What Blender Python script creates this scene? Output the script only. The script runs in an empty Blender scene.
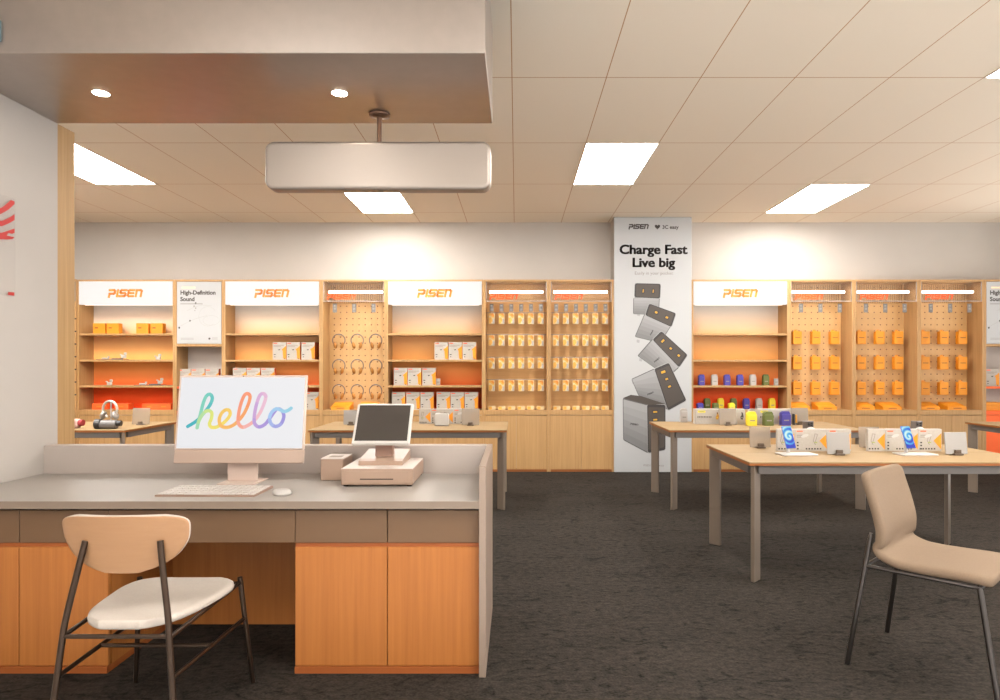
import bpy, math, random
from mathutils import Matrix, Vector
random.seed(7)
S = bpy.context.scene
COL = S.collection
PI = math.pi

# ------------------------------------------------------------------ camera
EYE = 1.305; FPX = 646.0; VX, VY = 516.4, 365.7
cam_d = bpy.data.cameras.new('camera')
cam_d.sensor_width = 36.0; cam_d.sensor_fit = 'HORIZONTAL'
cam_d.lens = FPX / 1000 * 36.0
cam_d.shift_x = -(VX - 500) / 1000.0
cam_d.shift_y = (VY - 350) / 1000.0
cam_d.clip_start = 0.05
cam = bpy.data.objects.new('camera', cam_d)
cam.location = (0, 0, EYE); cam.rotation_euler = (PI / 2, 0, 0)
COL.objects.link(cam); S.camera = cam

# ------------------------------------------------------------------ world, view
w = bpy.data.worlds.new('world'); S.world = w; w.use_nodes = True
_nt = w.node_tree; _bg = _nt.nodes['Background']          # below the horizon a bright fill, added to light the ceiling; softer sky above
_tc = _nt.nodes.new('ShaderNodeTexCoord'); _sp = _nt.nodes.new('ShaderNodeSeparateXYZ'); _nt.links.new(_tc.outputs['Generated'], _sp.inputs[0])
_r = _nt.nodes.new('ShaderNodeValToRGB'); _r.color_ramp.elements[0].position = 0.49; _r.color_ramp.elements[1].position = 0.51
GROUND_FILL_L, SKY_L = 4.3, 1.2
_r.color_ramp.elements[0].color = (1, .97, .94, 1); _r.color_ramp.elements[1].color = (SKY_L / GROUND_FILL_L, SKY_L / GROUND_FILL_L, SKY_L / GROUND_FILL_L * 1.02, 1)
_m = _nt.nodes.new('ShaderNodeMath'); _m.operation = 'MULTIPLY_ADD'; _m.inputs[1].default_value = 0.5; _m.inputs[2].default_value = 0.5
_nt.links.new(_sp.outputs[2], _m.inputs[0]); _nt.links.new(_m.outputs[0], _r.inputs['Fac']); _nt.links.new(_r.outputs['Color'], _bg.inputs[0])
_bg.inputs[1].default_value = GROUND_FILL_L
S.view_settings.view_transform = 'Standard'; S.view_settings.look = 'None'
S.view_settings.gamma = 1.0; S.view_settings.use_curve_mapping = False
S.view_settings.exposure = 0.0
LAMP = 38.5            # ceiling panel radiance
try:
    S.cycles.use_denoising = True
    S.cycles.max_bounces = 10; S.cycles.diffuse_bounces = 6; S.cycles.transparent_max_bounces = 16
    S.cycles.caustics_reflective = False; S.cycles.caustics_refractive = False
    S.cycles.sample_clamp_indirect = 6.0
except Exception:
    pass

def at(px, py, Y):
    """world X, Z of a photo point lying at depth Y"""
    return (px - VX) * Y / FPX, EYE + (VY - py) * Y / FPX

# ------------------------------------------------------------------ materials
def lin(c):
    c = c / 255.0
    return c / 12.92 if c <= 0.04045 else ((c + 0.055) / 1.055) ** 2.4
def rgb(c): return (lin(c[0]), lin(c[1]), lin(c[2]), 1)
MATS = {}
def mat(name, c=(200, 200, 200), rough=0.5, metal=0.0, emit=0.0, spec=0.5, noise=0.0, nscale=40, coat=0, base=None):
    if name in MATS: return MATS[name]
    m = bpy.data.materials.new(name); m.use_nodes = True; MATS[name] = m
    nt = m.node_tree; b = nt.nodes['Principled BSDF']
    b.inputs['Base Color'].default_value = rgb(base or c); b.inputs['Roughness'].default_value = rough
    b.inputs['Metallic'].default_value = metal; b.inputs['Specular IOR Level'].default_value = spec
    b.inputs['Coat Weight'].default_value = coat
    if emit:
        b.inputs['Emission Color'].default_value = rgb(c); b.inputs['Emission Strength'].default_value = emit
    if noise:
        tc = nt.nodes.new('ShaderNodeTexCoord'); n = nt.nodes.new('ShaderNodeTexNoise')
        n.inputs['Scale'].default_value = nscale; n.inputs['Detail'].default_value = 4
        r = nt.nodes.new('ShaderNodeValToRGB')
        a = rgb(c)
        r.color_ramp.elements[0].position = 0.3; r.color_ramp.elements[1].position = 0.7
        r.color_ramp.elements[0].color = tuple(x * (1 - noise) for x in a[:3]) + (1,)
        r.color_ramp.elements[1].color = tuple(min(1, x * (1 + noise)) for x in a[:3]) + (1,)
        nt.links.new(tc.outputs['Object'], n.inputs['Vector']); nt.links.new(n.outputs['Fac'], r.inputs['Fac'])
        nt.links.new(r.outputs['Color'], b.inputs['Base Color'])
    return m

def wood(name, c, axis='Z', var=0.16, rough=0.5, spec=0.35):
    m = bpy.data.materials.new(name); m.use_nodes = True; MATS[name] = m
    nt = m.node_tree; b = nt.nodes['Principled BSDF']; L = nt.links.new
    tc = nt.nodes.new('ShaderNodeTexCoord'); mp = nt.nodes.new('ShaderNodeMapping')
    sc = {'Z': (60, 60, 1.6), 'X': (1.6, 60, 60), 'Y': (60, 1.6, 60)}[axis]
    mp.inputs['Scale'].default_value = sc
    n = nt.nodes.new('ShaderNodeTexNoise'); n.inputs['Scale'].default_value = 1.0; n.inputs['Detail'].default_value = 5
    n.inputs['Roughness'].default_value = 0.62
    r = nt.nodes.new('ShaderNodeValToRGB'); a = rgb(c)
    r.color_ramp.elements[0].position = 0.28; r.color_ramp.elements[1].position = 0.72
    r.color_ramp.elements[0].color = (a[0] * (1 - var), a[1] * (1 - var * 1.25), a[2] * (1 - var * 1.5), 1)
    r.color_ramp.elements[1].color = (min(1, a[0] * (1 + var * .6)), a[1] * (1 + var * .7), a[2] * (1 + var * .8), 1)
    L(tc.outputs['Object'], mp.inputs['Vector']); L(mp.outputs['Vector'], n.inputs['Vector'])
    L(n.outputs['Fac'], r.inputs['Fac']); L(r.outputs['Color'], b.inputs['Base Color'])
    b.inputs['Roughness'].default_value = rough; b.inputs['Specular IOR Level'].default_value = spec
    return m

def math_node(nt, op, a=None, b=None):
    n = nt.nodes.new('ShaderNodeMath'); n.operation = op
    for i, v in ((0, a), (1, b)):
        if v is None: continue
        if isinstance(v, (int, float)): n.inputs[i].default_value = v
        else: nt.links.new(v, n.inputs[i])
    return n.outputs[0]

def mix_col(nt, fac, a, b):
    n = nt.nodes.new('ShaderNodeMix'); n.data_type = 'RGBA'
    nt.links.new(fac, n.inputs[0])
    for s, v in ((6, a), (7, b)):
        if isinstance(v, tuple): n.inputs[s].default_value = v
        else: nt.links.new(v, n.inputs[s])
    return n.outputs[2]

WOOD = wood('oak', (174, 136, 90))
WOOD_X = wood('oak_lengthwise', (141, 117, 83), 'X', 0.10, 0.6)
WOOD_J = wood('oak_jamb', (178, 143, 98))
WOOD_EDGE = wood('oak_edge', (140, 82, 36), 'X', 0.10)
CHERRY = wood('cherry', (170, 106, 51), 'Z', 0.13)
CHERRY_D = wood('cherry_edge', (152, 84, 40), 'X', 0.10)
PLY = wood('pale_ply', (158, 120, 87), 'X', 0.05, 0.4)
WALL = mat('wall_paint', (178, 171, 163), 0.85, spec=0.2, noise=0.02, nscale=3)
WALLP = mat('wall_paint_pale', (182, 175, 168), 0.85, spec=0.2, noise=0.02, nscale=3)
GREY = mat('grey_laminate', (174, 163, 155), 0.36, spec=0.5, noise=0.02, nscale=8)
WORKTOP = mat('grey_laminate_dimmed', (152, 145, 138), 0.36, spec=0.5, noise=0.02, nscale=8)  # same laminate as the upstand, darkened to offset the light on top
GREY_D = mat('taupe_drawer', (110, 83, 59), 0.42, metal=0.25, noise=0.03, nscale=5)
DARK = mat('dark_gap', (48, 36, 30), 0.8)
CANOPY = mat('brushed_bronze', (182, 173, 167), 0.38, metal=1.0, noise=0.03, nscale=14)
BRONZE = mat('bronze_rod', (112, 86, 70), 0.4, metal=0.8)
CREAM = mat('cream_lacquer', (152, 141, 132), 0.36, metal=0.55)
WHITE = mat('white_plastic', (184, 180, 175), 0.35)
PAPER = mat('white_print', (172, 172, 172), 0.6)
PAPER2 = mat('carton_white', (170, 162, 152), 0.65, noise=0.05, nscale=70)
INK = mat('ink', (62, 55, 50), 0.6)
INK_M = mat('ink_mid', (132, 124, 118), 0.6)
INK_L = mat('ink_light', (146, 143, 140), 0.6)
INK_P = mat('ink_pale', (158, 157, 150), 0.6)
LOGO = mat('logo_orange', (214, 126, 26), 0.5)
LOGO_R = mat('logo_red_orange', (244, 84, 18), 0.5)
ORANGE = mat('carton_orange', (217, 138, 22), 0.55)
ORANGE_D = mat('carton_side', (196, 80, 24), 0.6)
ORANGE_R = mat('orange_red', (238, 98, 36), 0.6)
RED = mat('red_print', (178, 34, 28), 0.5)
STEEL = mat('grey_steel', (122, 108, 95), 0.45, metal=0.35)
STEEL_D = mat('apron_steel', (98, 92, 88), 0.5, metal=0.3)
TUBE = mat('dark_bronze_tube', (72, 58, 48), 0.35, metal=0.85)
TUBE2 = mat('gunmetal_tube', (82, 77, 74), 0.28, metal=0.9)
FABRIC_W = mat('cream_fabric', (182, 172, 162), 0.9, spec=0.2, noise=0.03, nscale=120)
FABRIC_P = mat('beige_fabric', (117, 99, 82), 0.9, spec=0.2, noise=0.05, nscale=140)
BLACK = mat('black_plastic', (40, 38, 38), 0.4)
SCREEN_OFF = mat('screen_off', (58, 52, 48), 0.22, spec=0.6)
GREYPL = mat('grey_plastic', (100, 96, 94), 0.45)
SILVER = mat('silver', (196, 190, 184), 0.3, metal=0.7)
GOLD = mat('tan_cup', (172, 114, 46), 0.45, metal=0.2)
BLUE = mat('carton_blue', (62, 54, 136), 0.55)
GREEN = mat('carton_green', (88, 96, 40), 0.55)
YELLOW = mat('carton_yellow', (224, 200, 44), 0.55)
GREYC = mat('carton_grey', (164, 158, 152), 0.55)
PACK = mat('pack_cream', (204, 182, 140), 0.45)
PACK_Y = mat('pack_yellow', (214, 160, 66), 0.45)
PACK_O = mat('pack_amber', (212, 130, 46), 0.45)
PINK = mat('pink_plastic', (190, 158, 150), 0.4)
CRIMSON = mat('crimson', (150, 44, 50), 0.5)
FOOT = mat('brown_foot', (86, 70, 56), 0.5)
BLUEGREY = mat('blue_grey', (118, 134, 140), 0.5)
SIGN = mat('sign_white', (255, 253, 250), 0.5, emit=0.74, base=(92, 90, 88))
DISPLAY = mat('display_white', (244, 244, 247), 0.3, emit=0.88, base=(20, 20, 22))
LEDBAR = mat('led_bar', (255, 247, 236), 0.5, emit=5.5)
LEDSTRIP = mat('led_strip', (255, 240, 222), 0.5, emit=2.8)
LAMPM = mat('lamp_diffuser', (255, 252, 247), 0.5, emit=LAMP)
DOWNM = mat('downlight_lens', (255, 240, 222), 0.5, emit=50.0)
LAMPF = mat('lamp_frame', (236, 230, 222), 0.5)

def clear_mat(name, col, opacity, rough=0.1, gloss=0.12):
    m = bpy.data.materials.new(name); m.use_nodes = True; MATS[name] = m
    nt = m.node_tree; b = nt.nodes['Principled BSDF']; out = nt.nodes['Material Output']
    b.inputs['Base Color'].default_value = rgb(col); b.inputs['Roughness'].default_value = rough
    t = nt.nodes.new('ShaderNodeBsdfTransparent'); mx = nt.nodes.new('ShaderNodeMixShader')
    mx.inputs[0].default_value = opacity
    nt.links.new(t.outputs[0], mx.inputs[1]); nt.links.new(b.outputs[0], mx.inputs[2])
    nt.links.new(mx.outputs[0], out.inputs[0])
    return m
ACRYL = clear_mat('clear_acrylic', (150, 146, 140), 0.06, 0.08)
ACRYL.node_tree.nodes['Principled BSDF'].inputs['Specular IOR Level'].default_value = 0.15
ACRYL_RIM = clear_mat('acrylic_rim', (176, 164, 154), 0.55, 0.15)
FROST = clear_mat('frosted_acrylic', (160, 146, 130), 0.55, 0.3)
FROST2 = clear_mat('grey_acrylic', (150, 145, 140), 0.93, 0.3)
TAGM = clear_mat('tag_plastic', (120, 114, 108), 0.85, 0.2)

# carpet
def carpet():
    m = bpy.data.materials.new('carpet'); m.use_nodes = True
    nt = m.node_tree; b = nt.nodes['Principled BSDF']; L = nt.links.new
    b.inputs['Roughness'].default_value = 0.95; b.inputs['Specular IOR Level'].default_value = 0.12
    tc = nt.nodes.new('ShaderNodeTexCoord')
    def nz(scale, sx, sy, det=4, dist=0.0):
        mp = nt.nodes.new('ShaderNodeMapping'); mp.inputs['Scale'].default_value = (sx, sy, 1)
        n = nt.nodes.new('ShaderNodeTexNoise'); n.inputs['Scale'].default_value = scale; n.inputs['Detail'].default_value = det
        n.inputs['Distortion'].default_value = dist
        L(tc.outputs['Object'], mp.inputs['Vector']); L(mp.outputs['Vector'], n.inputs['Vector']); return n.outputs['Fac']
    fine = nz(95, 1, 1, 4); mid = nz(26, 1, 1.6, 8); wisp = nz(5.2, 1, 1.7, 6, 2.6); band = nz(2.0, .8, 2.0, 3)
    r = nt.nodes.new('ShaderNodeValToRGB'); r.color_ramp.elements[0].position = 0.56; r.color_ramp.elements[1].position = 0.64
    r.color_ramp.elements[0].color = (0, 0, 0, 1); r.color_ramp.elements[1].color = (1, 1, 1, 1)
    L(wisp, r.inputs['Fac'])
    v = math_node(nt, 'ADD', math_node(nt, 'MULTIPLY', math_node(nt, 'SUBTRACT', fine, 0.26), 2.1), math_node(nt, 'MULTIPLY', math_node(nt, 'SUBTRACT', mid, 0.26), 2.2))
    v = math_node(nt, 'ADD', v, math_node(nt, 'MULTIPLY', math_node(nt, 'SUBTRACT', band, 0.32), 0.8))
    v = math_node(nt, 'SUBTRACT', v, math_node(nt, 'MULTIPLY', r.outputs['Color'], 0.55))
    v = math_node(nt, 'MAXIMUM', v, 0.22)
    g = nt.nodes.new('ShaderNodeVectorMath'); g.operation = 'SCALE'
    g.inputs[0].default_value = (0.0228, 0.0184, 0.0148)
    L(v, g.inputs['Scale']); L(g.outputs[0], b.inputs['Base Color'])
    bp = nt.nodes.new('ShaderNodeBump'); bp.inputs['Strength'].default_value = 0.5; bp.inputs['Distance'].default_value = 0.006
    L(math_node(nt, 'ADD', fine, mid), bp.inputs['Height']); L(bp.outputs[0], b.inputs['Normal'])
    return m
CARPET = carpet()

TX0, TW, TY0, TL = -0.028, 0.598, 4.09, 1.2     # ceiling tile grid
def ceiling_mat():
    m = bpy.data.materials.new('ceiling_tile'); m.use_nodes = True
    nt = m.node_tree; b = nt.nodes['Principled BSDF']; L = nt.links.new
    b.inputs['Roughness'].default_value = 0.8; b.inputs['Specular IOR Level'].default_value = 0.2
    tc = nt.nodes.new('ShaderNodeTexCoord'); sp = nt.nodes.new('ShaderNodeSeparateXYZ'); L(tc.outputs['Object'], sp.inputs[0])
    def line(c, o, p, hw):
        u = math_node(nt, 'DIVIDE', math_node(nt, 'SUBTRACT', c, o), p)
        f = math_node(nt, 'ABSOLUTE', math_node(nt, 'SUBTRACT', u, math_node(nt, 'ROUND', u)))
        return math_node(nt, 'LESS_THAN', f, hw / p)
    k = math_node(nt, 'MAXIMUM', line(sp.outputs[0], TX0, TW, 0.0032), line(sp.outputs[1], TY0, TL, 0.004))
    col = mix_col(nt, k, rgb((236, 225, 208)), rgb((190, 150, 112)))
    L(col, b.inputs['Base Color'])
    return m
CEIL = ceiling_mat()

def peg_mat():
    m = bpy.data.materials.new('pegboard'); m.use_nodes = True
    nt = m.node_tree; b = nt.nodes['Principled BSDF']; L = nt.links.new
    b.inputs['Roughness'].default_value = 0.55
    tc = nt.nodes.new('ShaderNodeTexCoord'); sp = nt.nodes.new('ShaderNodeSeparateXYZ'); L(tc.outputs['Object'], sp.inputs[0])
    def fr(c, o, p):
        u = math_node(nt, 'DIVIDE', math_node(nt, 'SUBTRACT', c, o), p)
        return math_node(nt, 'MULTIPLY', math_node(nt, 'SUBTRACT', u, math_node(nt, 'ROUND', u)), p)
    dx = fr(sp.outputs[0], 0.40, 0.0785); dz = fr(sp.outputs[2], 0.02, 0.0785)
    d = math_node(nt, 'SQRT', math_node(nt, 'ADD', math_node(nt, 'MULTIPLY', dx, dx), math_node(nt, 'MULTIPLY', dz, dz)))
    k = math_node(nt, 'LESS_THAN', d, 0.0085)
    mp = nt.nodes.new('ShaderNodeMapping'); mp.inputs['Scale'].default_value = (30, 30, 2)
    n = nt.nodes.new('ShaderNodeTexNoise'); n.inputs['Scale'].default_value = 1
    L(tc.outputs['Object'], mp.inputs['Vector']); L(mp.outputs['Vector'], n.inputs['Vector'])
    base = mix_col(nt, n.outputs['Fac'], rgb((198, 156, 102)), rgb((212, 172, 118)))
    L(mix_col(nt, k, base, rgb((116, 70, 34))), b.inputs['Base Color'])
    return m
PEG = peg_mat()

def gradient_mat():
    m = bpy.data.materials.new('printed_orange_fade'); m.use_nodes = True
    nt = m.node_tree; b = nt.nodes['Principled BSDF']; L = nt.links.new; b.inputs['Specular IOR Level'].default_value = 0.2
    b.inputs['Roughness'].default_value = 0.6
    tc = nt.nodes.new('ShaderNodeTexCoord'); sp = nt.nodes.new('ShaderNodeSeparateXYZ'); L(tc.outputs['Object'], sp.inputs[0])
    u = math_node(nt, 'DIVIDE', math_node(nt, 'SUBTRACT', sp.outputs[2], 0.74), 1.32)
    r = nt.nodes.new('ShaderNodeValToRGB'); e = r.color_ramp.elements
    e[0].position = 0.0; e[0].color = rgb((246, 64, 8)); e[1].position = 1.0; e[1].color = rgb((210, 205, 198))
    for p, c in ((0.25, (220, 104, 48)), (0.50, (248, 178, 100)), (0.74, (228, 182, 132)), (0.84, (226, 200, 172))):
        k = e.new(p); k.color = rgb(c)
    L(u, r.inputs['Fac']); L(r.outputs['Color'], b.inputs['Base Color'])
    return m
FADE = gradient_mat()

def swirl_mat():
    m = bpy.data.materials.new('phone_swirl'); m.use_nodes = True
    nt = m.node_tree; b = nt.nodes['Principled BSDF']; L = nt.links.new
    tc = nt.nodes.new('ShaderNodeTexCoord'); sp = nt.nodes.new('ShaderNodeSeparateXYZ'); L(tc.outputs['Object'], sp.inputs[0])
    x = math_node(nt, 'SUBTRACT', sp.outputs[0], 0.004); z = math_node(nt, 'SUBTRACT', sp.outputs[2], 0.078)
    rr = math_node(nt, 'SQRT', math_node(nt, 'ADD', math_node(nt, 'MULTIPLY', x, x), math_node(nt, 'MULTIPLY', z, z)))
    an = math_node(nt, 'ARCTAN2', z, x)
    s = math_node(nt, 'SINE', math_node(nt, 'ADD', math_node(nt, 'MULTIPLY', rr, 190.0), an))
    f = math_node(nt, 'SUBTRACT', math_node(nt, 'ADD', math_node(nt, 'MULTIPLY', s, 0.22), 0.62), math_node(nt, 'MULTIPLY', rr, 7.0))
    f = math_node(nt, 'ADD', f, math_node(nt, 'MULTIPLY', math_node(nt, 'SUBTRACT', z, x), 3.2))
    r = nt.nodes.new('ShaderNodeValToRGB'); e = r.color_ramp.elements
    e[0].position = 0.0; e[0].color = rgb((16, 50, 196)); e[1].position = 0.75; e[1].color = rgb((206, 246, 240))
    for p, c in ((0.22, (24, 96, 224)), (0.42, (70, 186, 232))):
        k = e.new(p); k.color = rgb(c)
    L(f, r.inputs['Fac']); L(r.outputs['Color'], b.inputs['Emission Color']); b.inputs['Emission Strength'].default_value = 0.9; b.inputs['Base Color'].default_value = (.01, .01, .012, 1)
    b.inputs['Roughness'].default_value = 0.2
    return m
SWIRL = swirl_mat()

# ------------------------------------------------------------------ mesh builder
class MB:
    def __init__(s): s.v = []; s.f = []; s.mi = []; s.sm = []; s.mats = []
    def m(s, material):
        if material not in s.mats: s.mats.append(material)
        return s.mats.index(material)
    def add(s, vs, fs, material, smooth=False, T=None):
        o = len(s.v); k = s.m(material)
        for p in vs: s.v.append(tuple(T @ Vector(p)) if T is not None else tuple(p))
        for f in fs: s.f.append([i + o for i in f]); s.mi.append(k); s.sm.append(smooth)
        return s
    def box(s, x0, x1, y0, y1, z0, z1, material, r=0.0, T=None):
        lo = (x0, y0, z0); hi = (x1, y1, z1)
        if r <= 0:
            vs = [(a, b, c) for a in (x0, x1) for b in (y0, y1) for c in (z0, z1)]
            fs = [(0, 1, 3, 2), (4, 6, 7, 5), (0, 4, 5, 1), (2, 3, 7, 6), (0, 2, 6, 4), (1, 5, 7, 3)]
            return s.add(vs, fs, material, False, T)
        r = min(r, min(h - l for l, h in zip(lo, hi)) * 0.45)
        vs = []; ix = {}
        for cx in (0, 1):
            for cy in (0, 1):
                for cz in (0, 1):
                    c = (cx, cy, cz)
                    for a in range(3):
                        ix[c, a] = len(vs)
                        vs.append(tuple((hi[k] if c[k] else lo[k]) + (0 if k == a else (-r if c[k] else r)) for k in range(3)))
        fs = []
        for a in range(3):
            b, c = (a + 1) % 3, (a + 2) % 3
            for sgn in (0, 1):
                q = []
                for (ub, uc) in ((0, 0), (1, 0), (1, 1), (0, 1)):
                    k = [0, 0, 0]; k[a] = sgn; k[b] = ub; k[c] = uc; q.append(ix[tuple(k), a])
                fs.append(q if sgn else q[::-1])
            for ub in (0, 1):
                for uc in (0, 1):
                    k0 = [0, 0, 0]; k0[b] = ub; k0[c] = uc; k1 = list(k0); k1[a] = 1
                    k0, k1 = tuple(k0), tuple(k1)
                    q = [ix[k0, b], ix[k1, b], ix[k1, c], ix[k0, c]]
                    fs.append(q if ub != uc else q[::-1])
        for cx in (0, 1):
            for cy in (0, 1):
                for cz in (0, 1):
                    q = [ix[(cx, cy, cz), a] for a in range(3)]
                    fs.append(q if (cx + cy + cz) % 2 else q[::-1])
        return s.add(vs, fs, material, False, T)
    def tube(s, pts, r, material, n=10, T=None):
        pts = [Vector(p) for p in pts]; vs = []; fs = []
        ref = None
        for i, p in enumerate(pts):
            d = (pts[min(i + 1, len(pts) - 1)] - pts[max(i - 1, 0)]).normalized()
            if ref is None: ref = Vector((0, 0, 1)) if abs(d.z) < 0.9 else Vector((1, 0, 0))
            u = d.cross(ref)
            if u.length < 1e-4: u = d.cross(Vector((0, 1, 0)))
            u.normalize(); ref = u.cross(d); vv = ref
            rr = r[i] if isinstance(r, (list, tuple)) else r
            for k in range(n):
                a = 2 * PI * k / n; vs.append(p + u * math.cos(a) * rr + vv * math.sin(a) * rr)
        for i in range(len(pts) - 1):
            for k in range(n):
                fs.append((i * n + k, i * n + (k + 1) % n, (i + 1) * n + (k + 1) % n, (i + 1) * n + k))
        s.add(vs, fs, material, True, T)
        e = len(vs) - n
        return s.add(vs, [tuple(range(n))[::-1], tuple(range(e, e + n))], material, False, T)
    def lathe(s, prof, material, n=20, T=None, smooth=True):
        vs = []; fs = []
        for (r, z) in prof:
            for k in range(n): vs.append((r * math.cos(2 * PI * k / n), r * math.sin(2 * PI * k / n), z))
        for i in range(len(prof) - 1):
            for k in range(n):
                fs.append((i * n + k, i * n + (k + 1) % n, (i + 1) * n + (k + 1) % n, (i + 1) * n + k))
        fs.append(tuple(range(n))[::-1]); e = len(vs) - n; fs.append(tuple(range(e, e + n)))
        return s.add(vs, fs, material, smooth, T)
    def poly(s, pts, y, material, T=None):
        """flat printed polygon in the x,z plane at depth y"""
        return s.add([(p[0], y, p[1]) for p in pts], [tuple(range(len(pts)))], material, False, T)
    def rect(s, x0, x1, z0, z1, y, material, T=None):
        return s.poly([(x0, z0), (x1, z0), (x1, z1), (x0, z1)], y, material, T)
    def prism(s, pts, y0, y1, material, T=None):
        n = len(pts); vs = [(p[0], y0, p[1]) for p in pts] + [(p[0], y1, p[1]) for p in pts]
        fs = [tuple(range(n)), tuple(range(n, 2 * n))[::-1]] + [(i, i + n, (i + 1) % n + n, (i + 1) % n) for i in range(n)]
        return s.add(vs, fs, material, False, T)
    def stroke(s, pts, wd, y, material, T=None):
        for (a, b) in zip(pts, pts[1:]):
            d = Vector((b[0] - a[0], b[1] - a[1])); d.normalize(); p = Vector((-d.y, d.x)) * wd / 2; e = d * wd / 2
            a_ = Vector(a) - e; b_ = Vector(b) + e
            s.poly([tuple(a_ - p), tuple(b_ - p), tuple(b_ + p), tuple(a_ + p)], y, material, T)
        return s
    def build(s, name, parent=None, loc=None, subsurf=0):
        me = bpy.data.meshes.new(name); me.from_pydata(s.v, [], s.f)
        for k in s.mats: me.materials.append(k)
        me.polygons.foreach_set('material_index', s.mi); me.polygons.foreach_set('use_smooth', s.sm)
        me.update()
        o = bpy.data.objects.new(name, me); COL.objects.link(o)
        if parent is not None: o.parent = parent
        if loc is not None: o.location = loc
        if subsurf:
            md = o.modifiers.new('smooth', 'SUBSURF'); md.levels = subsurf; md.render_levels = subsurf
        return o

def tag(o, label, cat, group=None):
    o['label'] = label; o['category'] = cat
    if group: o['group'] = group
    return o
def thing(name, label, cat, loc=(0, 0, 0), rz=0.0, group=None):
    o = bpy.data.objects.new(name, None); COL.objects.link(o)
    o.empty_display_size = 0.1
    o.location = loc; o.rotation_euler = (0, 0, rz)
    return tag(o, label, cat, group)
KIDS = {}
def kids(o):
    return [c for c in o.children]
def dup(root, loc, rz=None, label=None, group=None):
    r = root.copy(); COL.objects.link(r); r.location = loc
    if rz is not None: r.rotation_euler = (0, 0, rz)
    if label: r['label'] = label
    if group: r['group'] = group
    for ch in list(root.children):
        c = ch.copy(); COL.objects.link(c); c.parent = r
        for g in list(ch.children):
            d = g.copy(); COL.objects.link(d); d.parent = c
    return r
def struct(name, mb, parent=None):
    o = mb.build(name, parent)
    if parent is None: o['kind'] = 'structure'
    return o

def text(mb, s, x, z, size, y, material, align='LEFT', bold=0.0, shear=0.0, sx=1.0, T=None):
    c = bpy.data.curves.new('writing', 'FONT'); c.body = s; c.size = size; c.align_x = align
    c.offset = bold; c.shear = shear; c.resolution_u = 3; c.fill_mode = 'FRONT'
    o = bpy.data.objects.new('writing', c); COL.objects.link(o)
    dg = bpy.context.evaluated_depsgraph_get(); ev = o.evaluated_get(dg); me = ev.to_mesh()
    vs = [(x + v.co.x * sx, y, z + v.co.y) for v in me.vertices]; fs = [tuple(p.vertices) for p in me.polygons]
    mb.add(vs, fs, material, False, T)
    ev.to_mesh_clear(); bpy.data.objects.remove(o); bpy.data.curves.remove(c)

LETTERS = [  # width, strokes
    (1.0, [[(0.10, 0.0), (0.10, 0.42), (0.74, 0.42), (0.92, 0.54), (0.92, 0.78), (0.74, 0.90), (0.0, 0.90)]]),
    (0.20, [[(0.10, 0.1), (0.10, 0.9)]]),
    (1.0, [[(0.0, 0.10), (0.78, 0.10), (0.92, 0.2), (0.92, 0.40), (0.8, 0.5), (0.2, 0.5), (0.08, 0.6), (0.08, 0.8), (0.2, 0.9), (1.0, 0.9)]]),
    (1.0, [[(0.95, 0.10), (0.25, 0.10), (0.10, 0.2), (0.10, 0.8), (0.25, 0.9), (0.98, 0.9)], [(0.12, 0.5), (0.9, 0.5)]]),
    (1.0, [[(0.10, 0.1), (0.10, 0.9), (0.72, 0.9), (0.90, 0.78), (0.90, 0.1)]])]
def logo(mb, x, z, wd, h, y, material, T=None, sw=0.28, sh=0.22):
    tot = sum(l[0] for l in LETTERS) + 0.26 * 4
    k = (wd - sh * h) / tot; cx = 0
    for lw, sts in LETTERS:
        for st in sts:
            for (a, b) in zip(st, st[1:]):
                pa = (x + (cx + a[0]) * k + sh * h * a[1], z + a[1] * h); pb = (x + (cx + b[0]) * k + sh * h * b[1], z + b[1] * h)
                mb.stroke([pa, pb], sw * h, y, material, T)
        cx += lw + 0.26

def catmull(pts, n=8):
    out = []
    P = [pts[0]] + list(pts) + [pts[-1]]
    for i in range(1, len(P) - 2):
        p0, p1, p2, p3 = P[i - 1], P[i], P[i + 1], P[i + 2]
        for k in range(n):
            t = k / n
            out.append(tuple(0.5 * ((2 * b) + (-a + c) * t + (2 * a - 5 * b + 4 * c - d) * t * t + (-a + 3 * b - 3 * c + d) * t ** 3)
                             for a, b, c, d in zip(p0, p1, p2, p3)))
    out.append(tuple(pts[-1])); return out

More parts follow.
